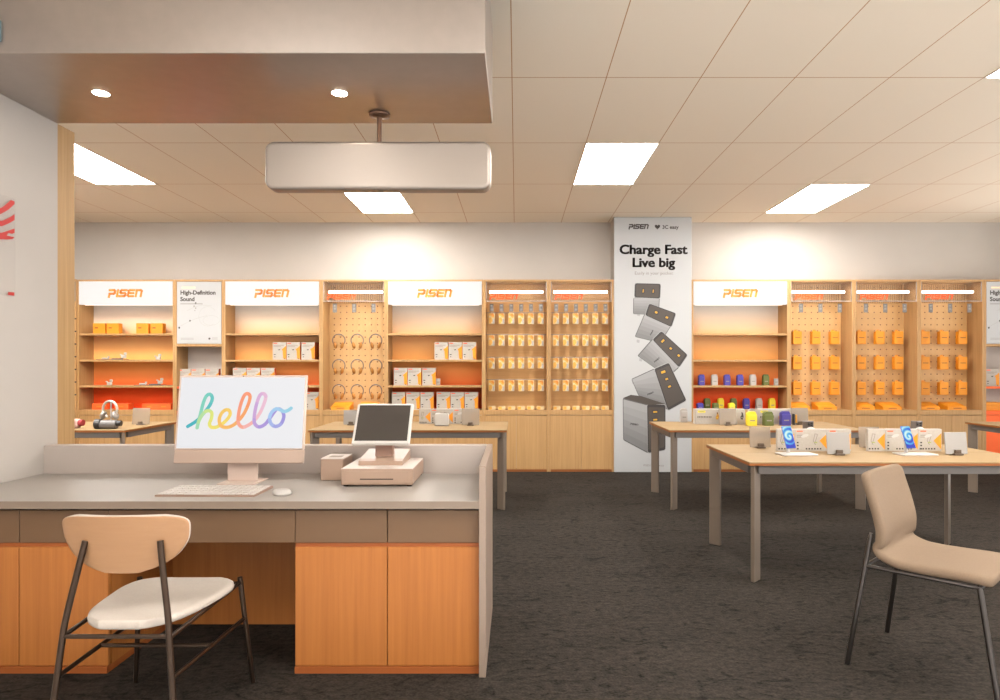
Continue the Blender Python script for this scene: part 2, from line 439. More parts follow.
def shell(mb, grid, thick, material, material2=None, T=None):
    """closed padded sheet around a grid of points"""
    nu, nv = len(grid), len(grid[0]); G = [[Vector(p) for p in row] for row in grid]
    N = [[None] * nv for _ in range(nu)]
    for i in range(nu):
        for j in range(nv):
            du = G[min(i + 1, nu - 1)][j] - G[max(i - 1, 0)][j]; dv = G[i][min(j + 1, nv - 1)] - G[i][max(j - 1, 0)]
            n = du.cross(dv); N[i][j] = n.normalized() if n.length > 1e-9 else Vector((0, 0, 1))
    t = thick / 2
    A = [tuple(G[i][j] + N[i][j] * t) for i in range(nu) for j in range(nv)]
    B = [tuple(G[i][j] - N[i][j] * t) for i in range(nu) for j in range(nv)]
    q = lambda i, j: i * nv + j
    F1 = [(q(i, j), q(i + 1, j), q(i + 1, j + 1), q(i, j + 1)) for i in range(nu - 1) for j in range(nv - 1)]
    n0 = nu * nv
    F2 = [tuple(n0 + k for k in f[::-1]) for f in F1]
    rim = [q(i, 0) for i in range(nu)] + [q(nu - 1, j) for j in range(1, nv)] + [q(i, nv - 1) for i in range(nu - 2, -1, -1)] + [q(0, j) for j in range(nv - 2, 0, -1)]
    F3 = [(rim[k], n0 + rim[k], n0 + rim[(k + 1) % len(rim)], rim[(k + 1) % len(rim)]) for k in range(len(rim))]
    o = len(mb.v)
    mb.add(A + B, F1, material, True, T)
    k2 = mb.m(material2 or material); k1 = mb.m(material)
    for f in F2: mb.f.append([i + o for i in f]); mb.mi.append(k2); mb.sm.append(True)
    for f in F3: mb.f.append([i + o for i in f]); mb.mi.append(k1); mb.sm.append(True)

ORD = ['first', 'second', 'third', 'fourth', 'fifth', 'sixth', 'seventh', 'eighth']
CEIL_Z = EYE + 1.825
CABY = 7.94; WALLY = 8.23
PXM = FPX / CABY
def cx(px): return (px - VX) / PXM
def cz(py): return EYE + (VY - py) / PXM

# ------------------------------------------------------------------ setting
XL, XR, YF = -5.72, 6.6, -7.0
m = MB(); m.box(XL - .1, XR + .1, 2.2, WALLY + .1, -0.1, 0, CARPET); m.box(XL - .1, XR + .1, YF - .1, 2.2, -0.1, 0, mat('bounce_floor', (196, 198, 202), .5, noise=.02, nscale=2)); struct('floor', m)  # unseen pale front floor, added to bounce light onto the ceiling
m = MB(); m.box(XL - .1, XR + .1, YF, WALLY + .1, CEIL_Z, CEIL_Z + .1, CEIL); struct('ceiling', m)
m = MB(); m.box(XL, XR, WALLY, WALLY + .1, 0, CEIL_Z, WALL); struct('wall_back', m)
m = MB(); m.box(XL - .1, XL, YF, WALLY + .1, 0, CEIL_Z, WALL); struct('wall_left', m)
m = MB(); m.box(XR, XR + .1, 7.4, WALLY + .1, 0, CEIL_Z, WALL); m.box(XR, XR + .1, YF, 7.4, 3.02, CEIL_Z, WALL)  # unseen side, opening added so fill light reaches the ceiling
for k in range(6): m.box(XR, XR + .1, YF + k * 2.4, YF + .08 + k * 2.4, 0, 3.02, WALL)
struct('wall_right', m)
PX = -2.493
m = MB(); m.box(PX - .13, PX, -2.0, 3.51, 0, CEIL_Z, WALLP); struct('wall_partition', m)
m = MB(); m.box(PX - .13, PX, 3.51, 3.645, 0, 2.619, WOOD_J); struct('trim_1', m)
m = MB(); m.box(1.2, 2.15, 7.94, WALLY, 0, CEIL_Z, WALL); struct('wall_pillar', m)
# unseen shopfront behind the camera, opened wide to let fill light in
m = MB()
m.box(XL, XL + .25, YF - .1, YF, 0, CEIL_Z, WALL); m.box(XR - .25, XR, YF - .1, YF, 0, CEIL_Z, WALL); m.box(XL + .25, XR - .25, YF - .1, YF, 3.0, CEIL_Z, WALL)
struct('wall_front', m)

# ------------------------------------------------------------------ ceiling lights
def ceiling_light():
    t = thing('ceiling_light', '', 'ceiling light', (0, 0, CEIL_Z), 0, 'square recessed ceiling light panels')
    m = MB()
    for a in ((0, TW, 0, .008), (0, TW, TL - .008, TL), (0, .008, .008, TL - .008), (TW - .008, TW, .008, TL - .008)):
        m.box(*a, -.006, 0, LAMPF)
    m.build('frame', t)
    m = MB(); m.box(.008, TW - .008, .008, TL - .008, -.004, 0, LAMPM); m.build('diffuser', t)
    return t
lamp0 = ceiling_light()
LAMPS = [(1, 1, 'bright ceiling panel above the aisle, nearest the advert pillar'), (5, 2, 'bright ceiling panel closest to the back wall above the orange-carton bays'),
         (5, -1, 'bright ceiling panel cut off by the edge of the picture, above the tables'), (-7, 1, 'bright ceiling panel beside the wooden wall edge, above the headphone table'),
         (-3, 2, 'bright ceiling panel just under the hanging sign box, close to the back wall')]
for kx, ky in ((-7, -2), (5, -2), (1, -3)): LAMPS.append((kx, ky, 'ceiling panel above the counter aisle out of view'))
for kx in (-3, 5): LAMPS.append((kx, -4, 'ceiling panel near the shopfront out of view'))
for kx in (1, -7, 9): LAMPS.append((kx, -6, 'added ceiling panel in the entrance zone out of view'))  # extra unseen panels feeding the bounce light at the front
for kx, ky in ((-9, 1), (-9, -1), (-6, -1)): LAMPS.append((kx, ky, 'added ceiling panel behind the pale side wall out of view'))  # extra unseen panels, put in to brighten the left of the back wall
for i, (kx, ky, lb) in enumerate(LAMPS):
    loc = (TX0 + TW * kx, TY0 + TL * ky, CEIL_Z)
    if i == 0: lamp0.location = loc; lamp0['label'] = lb
    else: dup(lamp0, loc, 0, lb)

# ------------------------------------------------------------------ canopy, sign, downlights
CZ0 = 2.6187
m = MB(); m.box(PX, -.13, 2.714, 3.505, CZ0, CEIL_Z, CANOPY, 0.003)
tag(m.build('counter_canopy'), 'bronze metal canopy box above the checkout counter', 'canopy')
m = MB(); m.box(-2.44, -2.162, 2.700, 2.714, at(0, 42, 2.714)[1], at(0, 21, 2.714)[1], BLUEGREY, .002)
tag(m.build('fascia_sign'), 'blue-grey sign edge fixed on the bronze canopy front', 'sign')
def downlight(px, py, lb):
    Y = (CZ0 - EYE) * FPX / (VY - py); X = (px - VX) * Y / FPX
    t = thing('downlight', lb, 'downlight', (X, Y, CZ0), 0, 'downlights in the canopy')
    m = MB(); m.lathe([(.040, 0), (.040, -.0015), (.036, -.002)], LAMPF, 24); m.build('trim_ring', t)
    m = MB(); m.lathe([(.036, -.002), (.036, -.0026)], DOWNM, 24); m.build('lens', t)
downlight(101, 93, 'round downlight in the bronze canopy nearest the pale side wall')
downlight(339.5, 93, 'round downlight in the bronze canopy nearest the hanging rod')

t = thing('hanging_sign', 'blank cream rounded sign box hanging on a bronze rod below the canopy', 'sign', (-.715, 3.373, CZ0))
hw, zb, zt, rr = .582, EYE + .910 - CZ0, EYE + 1.157 - CZ0, .045
pts = []
for (x, z, a0) in ((hw - rr, zt - rr, 0), (-hw + rr, zt - rr, 90), (-hw + rr, zb + rr, 180), (hw - rr, zb + rr, 270)):
    for k in range(7):
        a = math.radians(a0 + 15 * k); pts.append((x + rr * math.cos(a), z + rr * math.sin(a)))
m = MB(); m.prism(pts, -.048, .048, CREAM); sb = m.build('sign_box', t)
bv = sb.modifiers.new('bevel', 'BEVEL'); bv.width = .016; bv.segments = 4; bv.limit_method = 'ANGLE'; bv.angle_limit = math.radians(50)
for p_ in sb.data.polygons: p_.use_smooth = len(p_.vertices) == 4
m = MB(); m.tube([(.0, .0, zt), (.0, .0, -.01)], .012, BRONZE, 14); m.build('rod', t)
m = MB(); m.lathe([(.054, 0), (.054, -.010), (.014, -.018)], BRONZE, 24); m.build('ceiling_flange', t)

# ------------------------------------------------------------------ logo plate on the partition
def side(px, py, X=PX):
    Y = -X * FPX / (VX - px); return Y, EYE + (VY - py) * Y / FPX
t = thing('wall_plate', 'clear plate with red curved stripes on the pale side wall', 'wall sign', (PX, 3.0, 1.64))
m = MB()
y1 = side(13, 250)[0]; zt = side(12.5, 199)[1]; zb = side(12.5, 296.5)[1]
m.box(.004, .012, -.25, y1 - 3.0, zb - 1.64, zt - 1.64, clear_mat('milky_plate', (228, 218, 210), 0.04, 0.3)); m.build('plate', t)
m = MB()
def rb(pa):
    q = []
    for (x, y) in pa:
        Y, Z = side(x, y); q.append((.013, Y - 3.0, Z - 1.64))
    m.add(q, [tuple(range(len(q)))], RED)
rb([(-22, 214), (-8, 211), (0, 207), (6, 202), (8, 200), (12, 201.5), (12, 204), (6, 209.5), (0, 213), (-8, 217), (-22, 220)])
rb([(-22, 223), (0, 220.5), (7, 217.5), (12, 214), (12, 220), (6, 223.5), (0, 226), (-22, 229)])
rb([(-22, 235), (0, 232.5), (12, 228.5), (12, 233), (9, 234), (6, 232.8), (4, 235.5), (12, 237.2), (10, 239), (4, 239.7), (0, 239.2), (-22, 240)])
rb([(5.5, 292), (11.8, 292.4), (11.6, 295.8), (5.5, 295)])
m.build('red_stripes', t)

# ------------------------------------------------------------------ counter
CT = 0.737
def door_panel(m, x0, x1, y, z0, z1, material): m.box(x0, x1, y, y + .018, z0, z1, material, .002)
m = MB(); m.box(PX, -.157, 2.708, 3.404, CT - .032, CT, WORKTOP, .002)
wt = tag(m.build('counter_worktop'), 'grey worktop of the checkout counter under the computer', 'worktop')
m = MB(); m.box(PX, -.157, 2.704, 2.708, CT - .032, CT - .001, mat('shaded_edge_band', (126, 110, 96), .45)); m.build('shaded_edge_band', wt)  # taupe band, its tone also standing for weaker light on this edge
m = MB(); m.box(PX, -.157, 3.404, 3.478, 0, .884, GREY, .003)
tag(m.build('counter_upstand'), 'raised grey back panel along the rear of the checkout counter', 'counter panel')
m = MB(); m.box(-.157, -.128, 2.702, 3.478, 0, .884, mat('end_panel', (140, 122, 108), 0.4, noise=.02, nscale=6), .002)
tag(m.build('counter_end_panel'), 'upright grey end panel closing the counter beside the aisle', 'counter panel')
ZD0, ZD1 = .552, CT - .046
def base_cabinet(x0, x1, lb):
    t = thing('base_cabinet', lb, 'cabinet', ((x0 + x1) / 2, 2.75, 0), 0, 'counter base cabinets'); h = (x1 - x0) / 2
    m = MB(); m.box(-h, h, .02, .645, .028, CT - .034, CHERRY); m.build('carcass', t)
    m = MB(); m.box(-h, h, -.012, .6, 0, .028, CHERRY_D); m.build('plinth', t)
    m = MB(); m.box(-h, h, .004, .02, ZD0 - .02, ZD0, CHERRY_D); m.build('finger_rail', t)
    m = MB(); m.box(-h, h, .012, .02, CT - .046, CT - .034, DARK); m.build('shadow_gap', t)
    for (a, b) in ((-h, -.0015), (.0015, h)):
        m = MB(); door_panel(m, a, b, -.006, .03, ZD0 - .018, CHERRY); m.build('door', t)
        m = MB(); door_panel(m, a, b, -.004, ZD0, ZD1, GREY_D); m.build('drawer_front', t)
base_cabinet(PX, -1.735, 'orange wood counter cabinet by the pale wall, behind the wooden-backed chair')
base_cabinet(-.940, -.157, 'orange wood counter cabinet with two doors under the cash drawer')
t = thing('knee_drawer', 'taupe drawer strip over the knee space of the counter', 'drawer', (-1.3375, 2.75, ZD0)); h = (1.735 - .940) / 2
m = MB(); m.box(-h, h, .014, .4, .0, .12, GREY_D); m.build('drawer_box', t)
m = MB(); door_panel(m, -h + .0015, h - .0015, -.004, 0, ZD1 - ZD0, GREY_D); m.build('drawer_front', t)
m = MB(); m.box(-h, h, .014, .4, ZD1 - ZD0, CT - .033 - ZD0, DARK); m.build('shadow_gap', t)
m = MB(); m.box(-1.735, -.940, 3.26, 3.278, 0, CT - .033, CHERRY)
tag(m.build('modesty_panel'), 'orange wood panel closing the back of the knee space', 'panel')

# ------------------------------------------------------------------ desktop computer
t = thing('desktop_computer', 'peach all-in-one computer with colourful hello lettering on its white screen', 'computer', (-1.335, 3.10, CT))
tilt = Matrix.Translation((0, .0, .099)) @ Matrix.Rotation(math.radians(-8.2), 4, 'X')
H, HW, CH = .427, .313, .066
PEACH = mat('peach_aluminium', (176, 154, 140), 0.35, metal=0.3); PEACH_L = mat('peach_bezel', (196, 176, 164), 0.4)
m = MB(); m.box(-HW, HW, 0, .014, CH, H, PEACH_L, .004, tilt); hous = m.build('screen_housing', t)
m = MB(); m.box(-HW, HW, -.001, .014, 0, CH, PEACH, .004, tilt); m.build('chin', t)
m = MB(); m.box(-HW + .011, HW - .011, -.0015, .004, CH + .006, H - .011, DISPLAY, 0, tilt)
scr = m.build('display', t)
m = MB(); m.lathe([(.0025, 0), (.0025, .0008)], BLACK, 10, tilt @ Matrix.Translation((0, 0, H - .0055)) @ Matrix.Rotation(PI / 2, 4, 'X')); m.build('webcam', t)
hp = [(80, 345), (150, 300), (215, 225), (246, 175), (254, 135), (235, 110), (208, 122), (188, 170), (172, 250), (158, 320), (153, 355), (163, 305), (195, 248), (230, 230), (257, 245),
      (258, 285), (246, 325), (260, 349), (300, 350), (345, 325), (378, 295), (400, 258), (390, 228), (360, 226), (330, 255), (319, 300), (335, 340), (380, 352), (430, 335), (472, 298),
      (510, 245), (538, 175), (545, 125), (525, 105), (500, 120), (478, 180), (465, 260), (468, 320), (500, 350), (545, 336), (592, 300), (630, 245), (658, 175), (667, 125), (645, 105),
      (620, 120), (600, 180), (588, 260), (592, 320), (625, 348), (670, 332), (705, 290), (755, 222), (795, 228), (815, 270), (797, 325), (755, 345), (720, 325), (706, 285), (718, 245),
      (750, 218), (780, 222), (815, 236), (845, 228), (868, 212)]
px2 = lambda p: ((p[0] - 484) / 960 * (2 * HW - .022), -.006 + CH + .006 + (512 - p[1]) / 518 * (H - CH - .017))
path = catmull([px2(p) for p in hp], 7)
cols = [(70, 184, 196), (110, 208, 196), (160, 222, 186), (226, 236, 120), (252, 226, 100), (253, 206, 96), (255, 186, 100), (255, 150, 104), (255, 160, 130), (246, 200, 214), (222, 176, 220),
        (170, 148, 222), (160, 150, 224), (172, 206, 246), (150, 212, 232)]
m = MB(); ncol = 42; lm = []
for k in range(ncol):
    f = k / (ncol - 1) * (len(cols) - 1); i = min(int(f), len(cols) - 2); f -= i
    lm.append(mat('lettering_%d' % k, tuple(a + (b - a) * f for a, b in zip(cols[i], cols[i + 1])), .4, emit=.9, base=(20, 20, 22)))
wd = .0168; n = len(path)
for i in range(n - 1):
    a, b = path[i], path[i + 1]; mm = lm[int(i / n * ncol)]; y = -.0017 - .0008 * i / n
    d = Vector((b[0] - a[0], b[1] - a[1]))
    if d.length < 1e-6: continue
    d.normalize(); p = Vector((-d.y, d.x)) * wd / 2
    m.poly([(a[0] - p.x, a[1] - p.y), (b[0] - p.x, b[1] - p.y), (b[0] + p.x, b[1] + p.y), (a[0] + p.x, a[1] + p.y)], y, mm, tilt)
    m.poly([(b[0] + wd / 2 * math.cos(q * PI / 5), b[1] + wd / 2 * math.sin(q * PI / 5)) for q in range(10)], y, mm, tilt)
m.poly([(path[0][0] + wd / 2 * math.cos(q * PI / 5), path[0][1] + wd / 2 * math.sin(q * PI / 5)) for q in range(10)], -.0017, lm[0], tilt)
m.build('hello_lettering', scr)
m = MB(); m.box(-.074, .074, .05, .058, .006, .26, PEACH_L, .002); m.box(-.074, .074, .03, .058, .19, .26, PEACH_L, .002)
m.box(-.092, .092, -.03, .14, 0, .006, PEACH_L, .002); m.build('stand', t)

t = thing('keyboard', 'white compact keyboard lying on the grey worktop', 'keyboard', (-1.352, 2.80, CT), math.radians(-1.0))
m = MB(); m.prism([(0, 0), (.205, 0), (.205, .011), (0, .006)], -.218, .218, mat('keyboard_base', (150, 122, 106), .4), Matrix(((0, 1, 0, 0), (1, 0, 0, 0), (0, 0, 1, 0), (0, 0, 0, 1)))); m.build('case', t)
kmat = mat('keycap', (198, 192, 187), .5)
m = MB(); m.box(-.0118, .0118, -.0148, .0148, 0, .004, kmat, .0015)
key0 = None
for r in range(5):
    yy = .024 + r * .0385; n = 15
    for k in range(n):
        if r == 0 and 4 <= k <= 9: continue
        loc = (-.2 + k * .4 / (n - 1), yy, .0064 + yy / .205 * .005)
        if key0 is None: key0 = m.build('key', t, loc)
        else:
            c = key0.copy(); COL.objects.link(c); c.parent = t; c.location = loc
m = MB(); m.box(-.082, .082, -.0165, .0165, 0, .004, kmat, .0015); m.build('space_bar', t, (-.014, .024, .007))

t = thing('computer_mouse', 'small white wireless mouse beside the keyboard', 'mouse', ((282.5 - VX) * 2.87 / FPX, 2.865, CT), math.radians(28))
m = MB(); vs = []; fs = []; nu, nv = 9, 16
for i in range(nu):
    ph = PI / 2 * i / (nu - 1)
    for k in range(nv):
        a = 2 * PI * k / nv; ca, sa = math.cos(a), math.sin(a); e = 2 / 3.0
        vs.append((.040 * math.copysign(abs(ca) ** e, ca) * math.cos(ph) ** .6, .058 * math.copysign(abs(sa) ** e, sa) * math.cos(ph) ** .6, .004 + .016 * math.sin(ph)))
for i in range(nu - 1):
    for k in range(nv): fs.append((i * nv + k, i * nv + (k + 1) % nv, (i + 1) * nv + (k + 1) % nv, (i + 1) * nv + k))
fs.append(tuple(range(nv))[::-1]); m.add(vs, fs, WHITE, True); m.build('shell', t)
m = MB(); m.lathe([(1, 0), (1, .004)], SILVER, 18, Matrix.Diagonal((.037, .054, 1, 1))); m.build('base', t)

# ------------------------------------------------------------------ till
PINKW = mat('till_casing', (160, 134, 116), 0.4); PINKT = mat('till_top', (196, 184, 175), 0.4)
t = thing('cash_drawer', 'low cream cash drawer box under the till screen', 'cash drawer', (-.655, 3.03, CT))
m = MB(); m.box(-.168, .168, 0, .355, .008, .083, PINKW, .003); m.box(-.168, .168, 0, .355, .083, .085, PINKT, .001); m.build('casing', t)
m = MB(); m.box(-.152, .152, -.003, .0, .016, .074, PINKW, .001); fr = m.build('drawer_front', t)
m = MB(); m.box(-.078, .078, -.0042, -.003, .034, .0385, DARK); m.build('slot', fr)
for x in (-.15, .15):
    for y in (.02, .33):
        m = MB(); m.lathe([(.012, 0), (.012, .008)], DARK, 12, Matrix.Translation((x, y, 0))); m.build('rubber_foot', t)
t = thing('till_terminal', 'cream till terminal with tilted dark touchscreen on the cash drawer', 'till', (-.66, 3.135, CT + .085))
m = MB(); m.prism([(0, 0), (.235, 0), (.235, .05), (.03, .028), (0, .02)], -.107, .107, PINKW, Matrix(((0, 1, 0, 0), (1, 0, 0, 0), (0, 0, 1, 0), (0, 0, 0, 1)))); m.build('base', t)
m = MB(); m.prism([(.075, .02), (.135, .03), (.145, .20), (.10, .20)], -.042, .042, mat('till_neck', (160, 124, 106), .45), Matrix(((0, 1, 0, 0), (1, 0, 0, 0), (0, 0, 1, 0), (0, 0, 0, 1)))); m.build('neck', t)
tl = Matrix.Translation((0, -.005, .104)) @ Matrix.Rotation(math.radians(-35.5), 4, 'X')
m = MB(); m.box(-.141, .141, 0, .022, 0, .232, WHITE, .006, tl); m.box(-.12, .12, .022, .06, .02, .2, PINKW, .01, tl); m.build('screen_housing', t)
m = MB(); m.box(-.128, .128, -.001, .002, .017, .220, SCREEN_OFF, 0, tl); m.build('touchscreen', t)
t = thing('receipt_box', 'small cream cube with a slot on top beside the cash drawer', 'box', (-.912, 3.19, CT))
m = MB(); m.box(-.056, .056, 0, .185, 0, .106, PINKW, .004); m.box(-.056, .056, 0, .185, .106, .109, PINKT, .001); m.build('casing', t)
m = MB(); m.box(-.030, .034, .05, .11, .109, .1094, mat('slot_grey', (140, 124, 114), .6)); m.build('slot', t)

# ------------------------------------------------------------------ chairs
t = thing('side_chair', 'chair with pale wooden back, cream seat and dark metal frame at the counter', 'chair', (-1.327, 2.39, 0))
YR, YFt = -.27, .27
def leg_back(sg): return catmull([(sg * .218, -.272, 0), (sg * .197, -.262, .20), (sg * .177, -.25, .40), (sg * .169, -.243, .47), (sg * .146, -.228, .60), (sg * .126, -.212, .715)], 5)
for sg in (-1, 1):
    m = MB(); m.tube(leg_back(sg), .0105, TUBE, 10); m.build('rear_leg', t)
    m = MB(); m.tube([(sg * .242, .272, 0), (sg * .203, .235, .445)], [.009, .0105], TUBE, 10); m.build('front_leg', t)
    m = MB(); m.tube([(sg * .180, -.25, .405), (sg * .205, .237, .425)], .008, TUBE, 8); m.build('seat_rail', t)
    m = MB(); m.tube([(sg * .193, -.256, .275), (sg * .218, .249, .275)], .008, TUBE, 8); m.build('side_stretcher', t)
m = MB(); m.tube([(-.180, -.25, .408), (.180, -.25, .408)], .008, TUBE, 8); m.build('rear_rail', t)
m = MB(); m.tube([(-.209, -.01, .275), (.209, -.01, .275)], .008, TUBE, 8); m.build('cross_stretcher', t)
m = MB(); m.tube([(-.205, .237, .42), (.205, .237, .42)], .008, TUBE, 8); m.build('front_rail', t)
g = []; nu, nv = 14, 16
for i in range(nu + 1):
    tt = i / nu; tt = .5 - .5 * math.cos(PI * tt); q = abs(tt - .70) / (.70 if tt < .70 else .30); ex = 2.3 if tt < .70 else 6.0
    hwid = (.207 + .016 * tt) * max(.06, (1 - q ** ex)) ** (1 / ex)
    row = []
    for j in range(nv + 1):
        sx = -1 + 2 * j / nv; x = sx * hwid
        row.append((x - .007, -.215 - .03 * (tt - .5) + 1.0 * x * x, .603 + .20 * tt - .10 * x * x * (1 if tt > .5 else -.8)))
    g.append(row)
m = MB(); shell(m, g, .018, FABRIC_W, PLY); m.build('backrest', t, None, 1)
g = []
for i in range(nu + 1):
    tt = i / nu; tt = .5 - .5 * math.cos(PI * tt); q = abs(2 * tt - 1); ex = 3.0 if tt < .5 else 4.2
    hwid = (.168 + .068 * tt) * max(.08, (1 - q ** ex)) ** (1 / ex)
    row = []
    for j in range(nv + 1):
        sx = -1 + 2 * j / nv; x = sx * hwid
        row.append((x, -.235 + .475 * tt, (.434 - .008 * tt + .08 * x * x + .004 * (2 * tt - 1) ** 2)))
    g.append(row)
m = MB(); shell(m, g, -.030, FABRIC_W); m.build('seat', t, None, 1)

rz2 = math.atan2(.678, .735)
# local +y faces forward: forward vector (.678,-.735)
rz2 = math.atan2(-.678, -.735)
t = thing('upholstered_chair', 'beige upholstered chair with slim metal legs beside the phone table', 'chair', (1.807, 2.807, 0), rz2)
prof = catmull([(-.218, .838), (-.198, .765), (-.172, .68), (-.154, .60), (-.154, .54), (-.142, .498), (-.09, .474), (-.03, .468), (.08, .470), (.19, .474), (.26, .468)], 4)
g = []; npf = len(prof)
for i, (y, z) in enumerate(prof):
    u = i / (npf - 1); e = min(u, 1 - u) * 14
    hwid = .232 * (1.0 if e >= 1 else (.80 + .20 * math.sqrt(max(0, 1 - (1 - e) ** 2))))
    bend = .35 if u < .42 else 0.0
    g.append([((-1 + 2 * j / 12) * hwid, y + bend * ((-1 + 2 * j / 12) * hwid) ** 2, z) for j in range(13)])
m = MB(); shell(m, g, .040, FABRIC_P); m.build('upholstered_shell', t, None, 1)
for sx in (-1, 1):
    m = MB(); m.tube(catmull([(sx * .252, -.258, 0), (sx * .222, -.195, .44), (sx * .205, -.176, .58)], 4), [.011] * 4 + [.011] * 4 + [.007], TUBE2, 10); m.build('rear_leg', t)
    m = MB(); m.tube([(sx * .250, .285, 0), (sx * .215, .215, .447)], .011, TUBE2, 10); m.build('front_leg', t)
    m = MB(); m.tube([(sx * .222, -.196, .438), (sx * .214, .215, .442)], .009, TUBE2, 8); m.build('seat_rail', t)
for y in (-.194, .215):
    m = MB(); m.tube([(-.22, y, .44), (.22, y, .44)], .008, TUBE2, 8); m.build('cross_rail', t)

# ------------------------------------------------------------------ display tables
TH = .725
def make_table(label):
    t = thing('display_table', label, 'table', (0, 0, 0), 0, 'wood-topped display tables')
    m = MB(); m.box(-.9, .9, -.44, -.0025, TH - .008, TH, WOOD_X, .001); m.box(-.9, .9, .0025, .44, TH - .008, TH, WOOD_X, .001)
    m.box(-.9, .9, -.0025, .0025, TH - .008, TH - .004, DARK); m.box(-.8995, .8995, -.4395, .4395, TH - .022, TH - .008, WOOD_EDGE); m.build('tabletop', t)
    for (a, b, c, d) in ((-.84, .84, -.425, -.40), (-.84, .84, .40, .425), (-.885, -.86, -.37, .37), (.86, .885, -.37, .37)):
        m = MB(); m.box(a, b, c, d, TH - .074, TH - .022, STEEL_D, .002); m.build('apron', t)
    for sx in (-1, 1):
        for sy in (-1, 1):
            m = MB(); T = Matrix.Translation((sx * .848, sy * .398, 0)) @ Matrix.Rotation(math.atan2(sy, sx), 4, 'Z')
            m.box(-.041, .041, -.012, .012, 0, TH - .022, STEEL, .002, T); m.build('leg', t)
    return t
tab0 = make_table('oak-topped table of phones and chargers beside the beige upholstered chair')
tab0.location = (2.30, 4.32, 0)
dup(tab0, (2.28, 6.27, 0), 0, 'oak-topped table with yellow, green and blue cartons before the advert pillar')
dup(tab0, (5.56, 6.27, 0), 0, 'oak-topped table at the picture edge beyond the phone table')
dup(tab0, (-.985, 6.27, 0), 0, 'oak-topped table behind the till with white cartons on it')
dup(tab0, (-4.43, 6.27, 0), 0, 'oak-topped table carrying headphones before the corner shelf unit')

# ------------------------------------------------------------------ back wall units
DZ, DT = .76, .06          # deck top, deck front height
UT = cz(279.5)             # unit top
BK = .278                  # inside depth
def frame_parts(t, wd, back_mat, back_z0, deck_mat=WOOD, door_mat=WOOD):
    for (a, b) in ((0.001, .024), (wd - .024, wd - .001)):
        m = MB(); m.box(a, b, 0, BK + .01, 0, UT, WOOD, .0015); m.build('side_panel', t)
    m = MB(); m.box(.024, wd - .024, 0, BK, UT - .024, UT, WOOD, .0015); m.build('top_panel', t)
    m = MB(); m.box(.024, wd - .024, BK, BK + .008, back_z0, UT - .024, back_mat); m.build('pegboard' if back_mat is PEG else 'back_panel', t)
    m = MB(); m.box(.024, wd - .024, .004, BK, DZ - DT, DZ, deck_mat, .0015); m.build('deck', t)
    for (a, b) in ((.025, wd / 2 - .001), (wd / 2 + .001, wd - .025)):
        m = MB(); m.box(a, b, .008, .026, .03, DZ - DT - .006, door_mat, .001); m.build('door', t)
    m = MB(); m.box(.024, wd - .024, .012, .03, 0, .028, WOOD_EDGE); m.build('plinth', t)
SHZ = (cz(333.4), cz(359.7), cz(385.6))
SZ0, SZ1 = cz(304.5), UT - .024
def shelf_unit(label):
    wd = 1.2
    t = thing('shelf_unit', label, 'shelf unit', (0, 0, 0), 0, 'lit shelf units along the back wall')
    frame_parts(t, wd, FADE, DZ)
    for z in SHZ:
        m = MB(); m.box(.024, wd - .024, .010, BK, z - .024, z, WOOD, .001); m.build('shelf', t)
    m = MB(); m.box(.026, wd - .026, -.006, .05, SZ0, SZ1 + .0, SIGN, .002); sg = m.build('sign_panel', t)
    m = MB(); logo(m, .6 - .212, (SZ0 + SZ1) / 2 - .049, .424, .092, -.0072, LOGO); m.build('logo', sg)
    m = MB(); m.box(.06, wd - .06, .055, .075, SZ0 - .002, SZ0 + .006, LEDSTRIP); m.build('led_strip', t)
    return t
def acrylic_header(t, wd):
    z0 = cz(300.6); z1 = UT - .03
    m = MB(); m.box(.028, wd - .028, .006, .010, z0, z1, ACRYL); hd = m.build('acrylic_header', t)
    m = MB()
    m.box(.026, wd - .026, .004, .013, z0 - .012, z0, ACRYL_RIM); m.box(.026, .036, .004, .012, z0, z1, ACRYL_RIM); m.box(wd - .036, wd - .026, .004, .012, z0, z1, ACRYL_RIM)
    m.build('rim', hd)
    m = MB(); logo(m, .075, cz(299), .345, .066, .0045, LOGO_R); m.build('logo', hd)
    m = MB(); m.tube([(.065, .11, cz(291)), (wd - .065, .11, cz(291))], .017, LEDBAR, 12); m.build('light_bar', t)
def peg_unit(label):
    wd = .8
    t = thing('pegboard_unit', label, 'pegboard unit', (0, 0, 0), 0, 'pegboard units along the back wall')
    frame_parts(t, wd, PEG, DZ)
    acrylic_header(t, wd)
    m = MB()
    for k in range(26): m.box(.04 + k * .0278, .054 + k * .0278, BK - .006, BK, cz(301), UT - .03, WOOD)
    m.build('slat_panel', t)
    return t
SLAT = wood('oak_slatwall', (192, 148, 94), 'X', 0.10)
PACKROWS = (cz(312), cz(334.2), cz(357.2), cz(380))
def pack_unit(label):
    wd = .8
    t = thing('display_unit', label, 'display unit', (0, 0, 0), 0, 'pack display units along the back wall')
    frame_parts(t, wd, SLAT, DZ)
    acrylic_header(t, wd)
    for z in PACKROWS:
        m = MB(); m.box(.026, wd - .026, .140, .150, z - .004, z + .006, ACRYL_RIM); m.build('hanging_rail', t)
    return t
UA, UB, UC, UD, UE, UF, UG = [cx(p) for p in (77, 174.6, 223.4, 321, 386.1, 483.7, 548.8)]
UH, UI, UJ, UK, UL = [cx(p) for p in (691.5, 789.1, 854.2, 919.3, 984.4)]
su = shelf_unit('lit shelf unit with small white gadgets in the far corner'); su.location = (UA, CABY, 0)
dup(su, (UC, CABY, 0), 0, 'lit shelf unit behind the computer screen, beside the headphone bay')
dup(su, (UE, CABY, 0), 0, 'lit shelf unit with eleven white cartons behind the till')
dup(su, (UH, CABY, 0), 0, 'lit shelf unit with blue, green and yellow cartons beside the advert pillar')
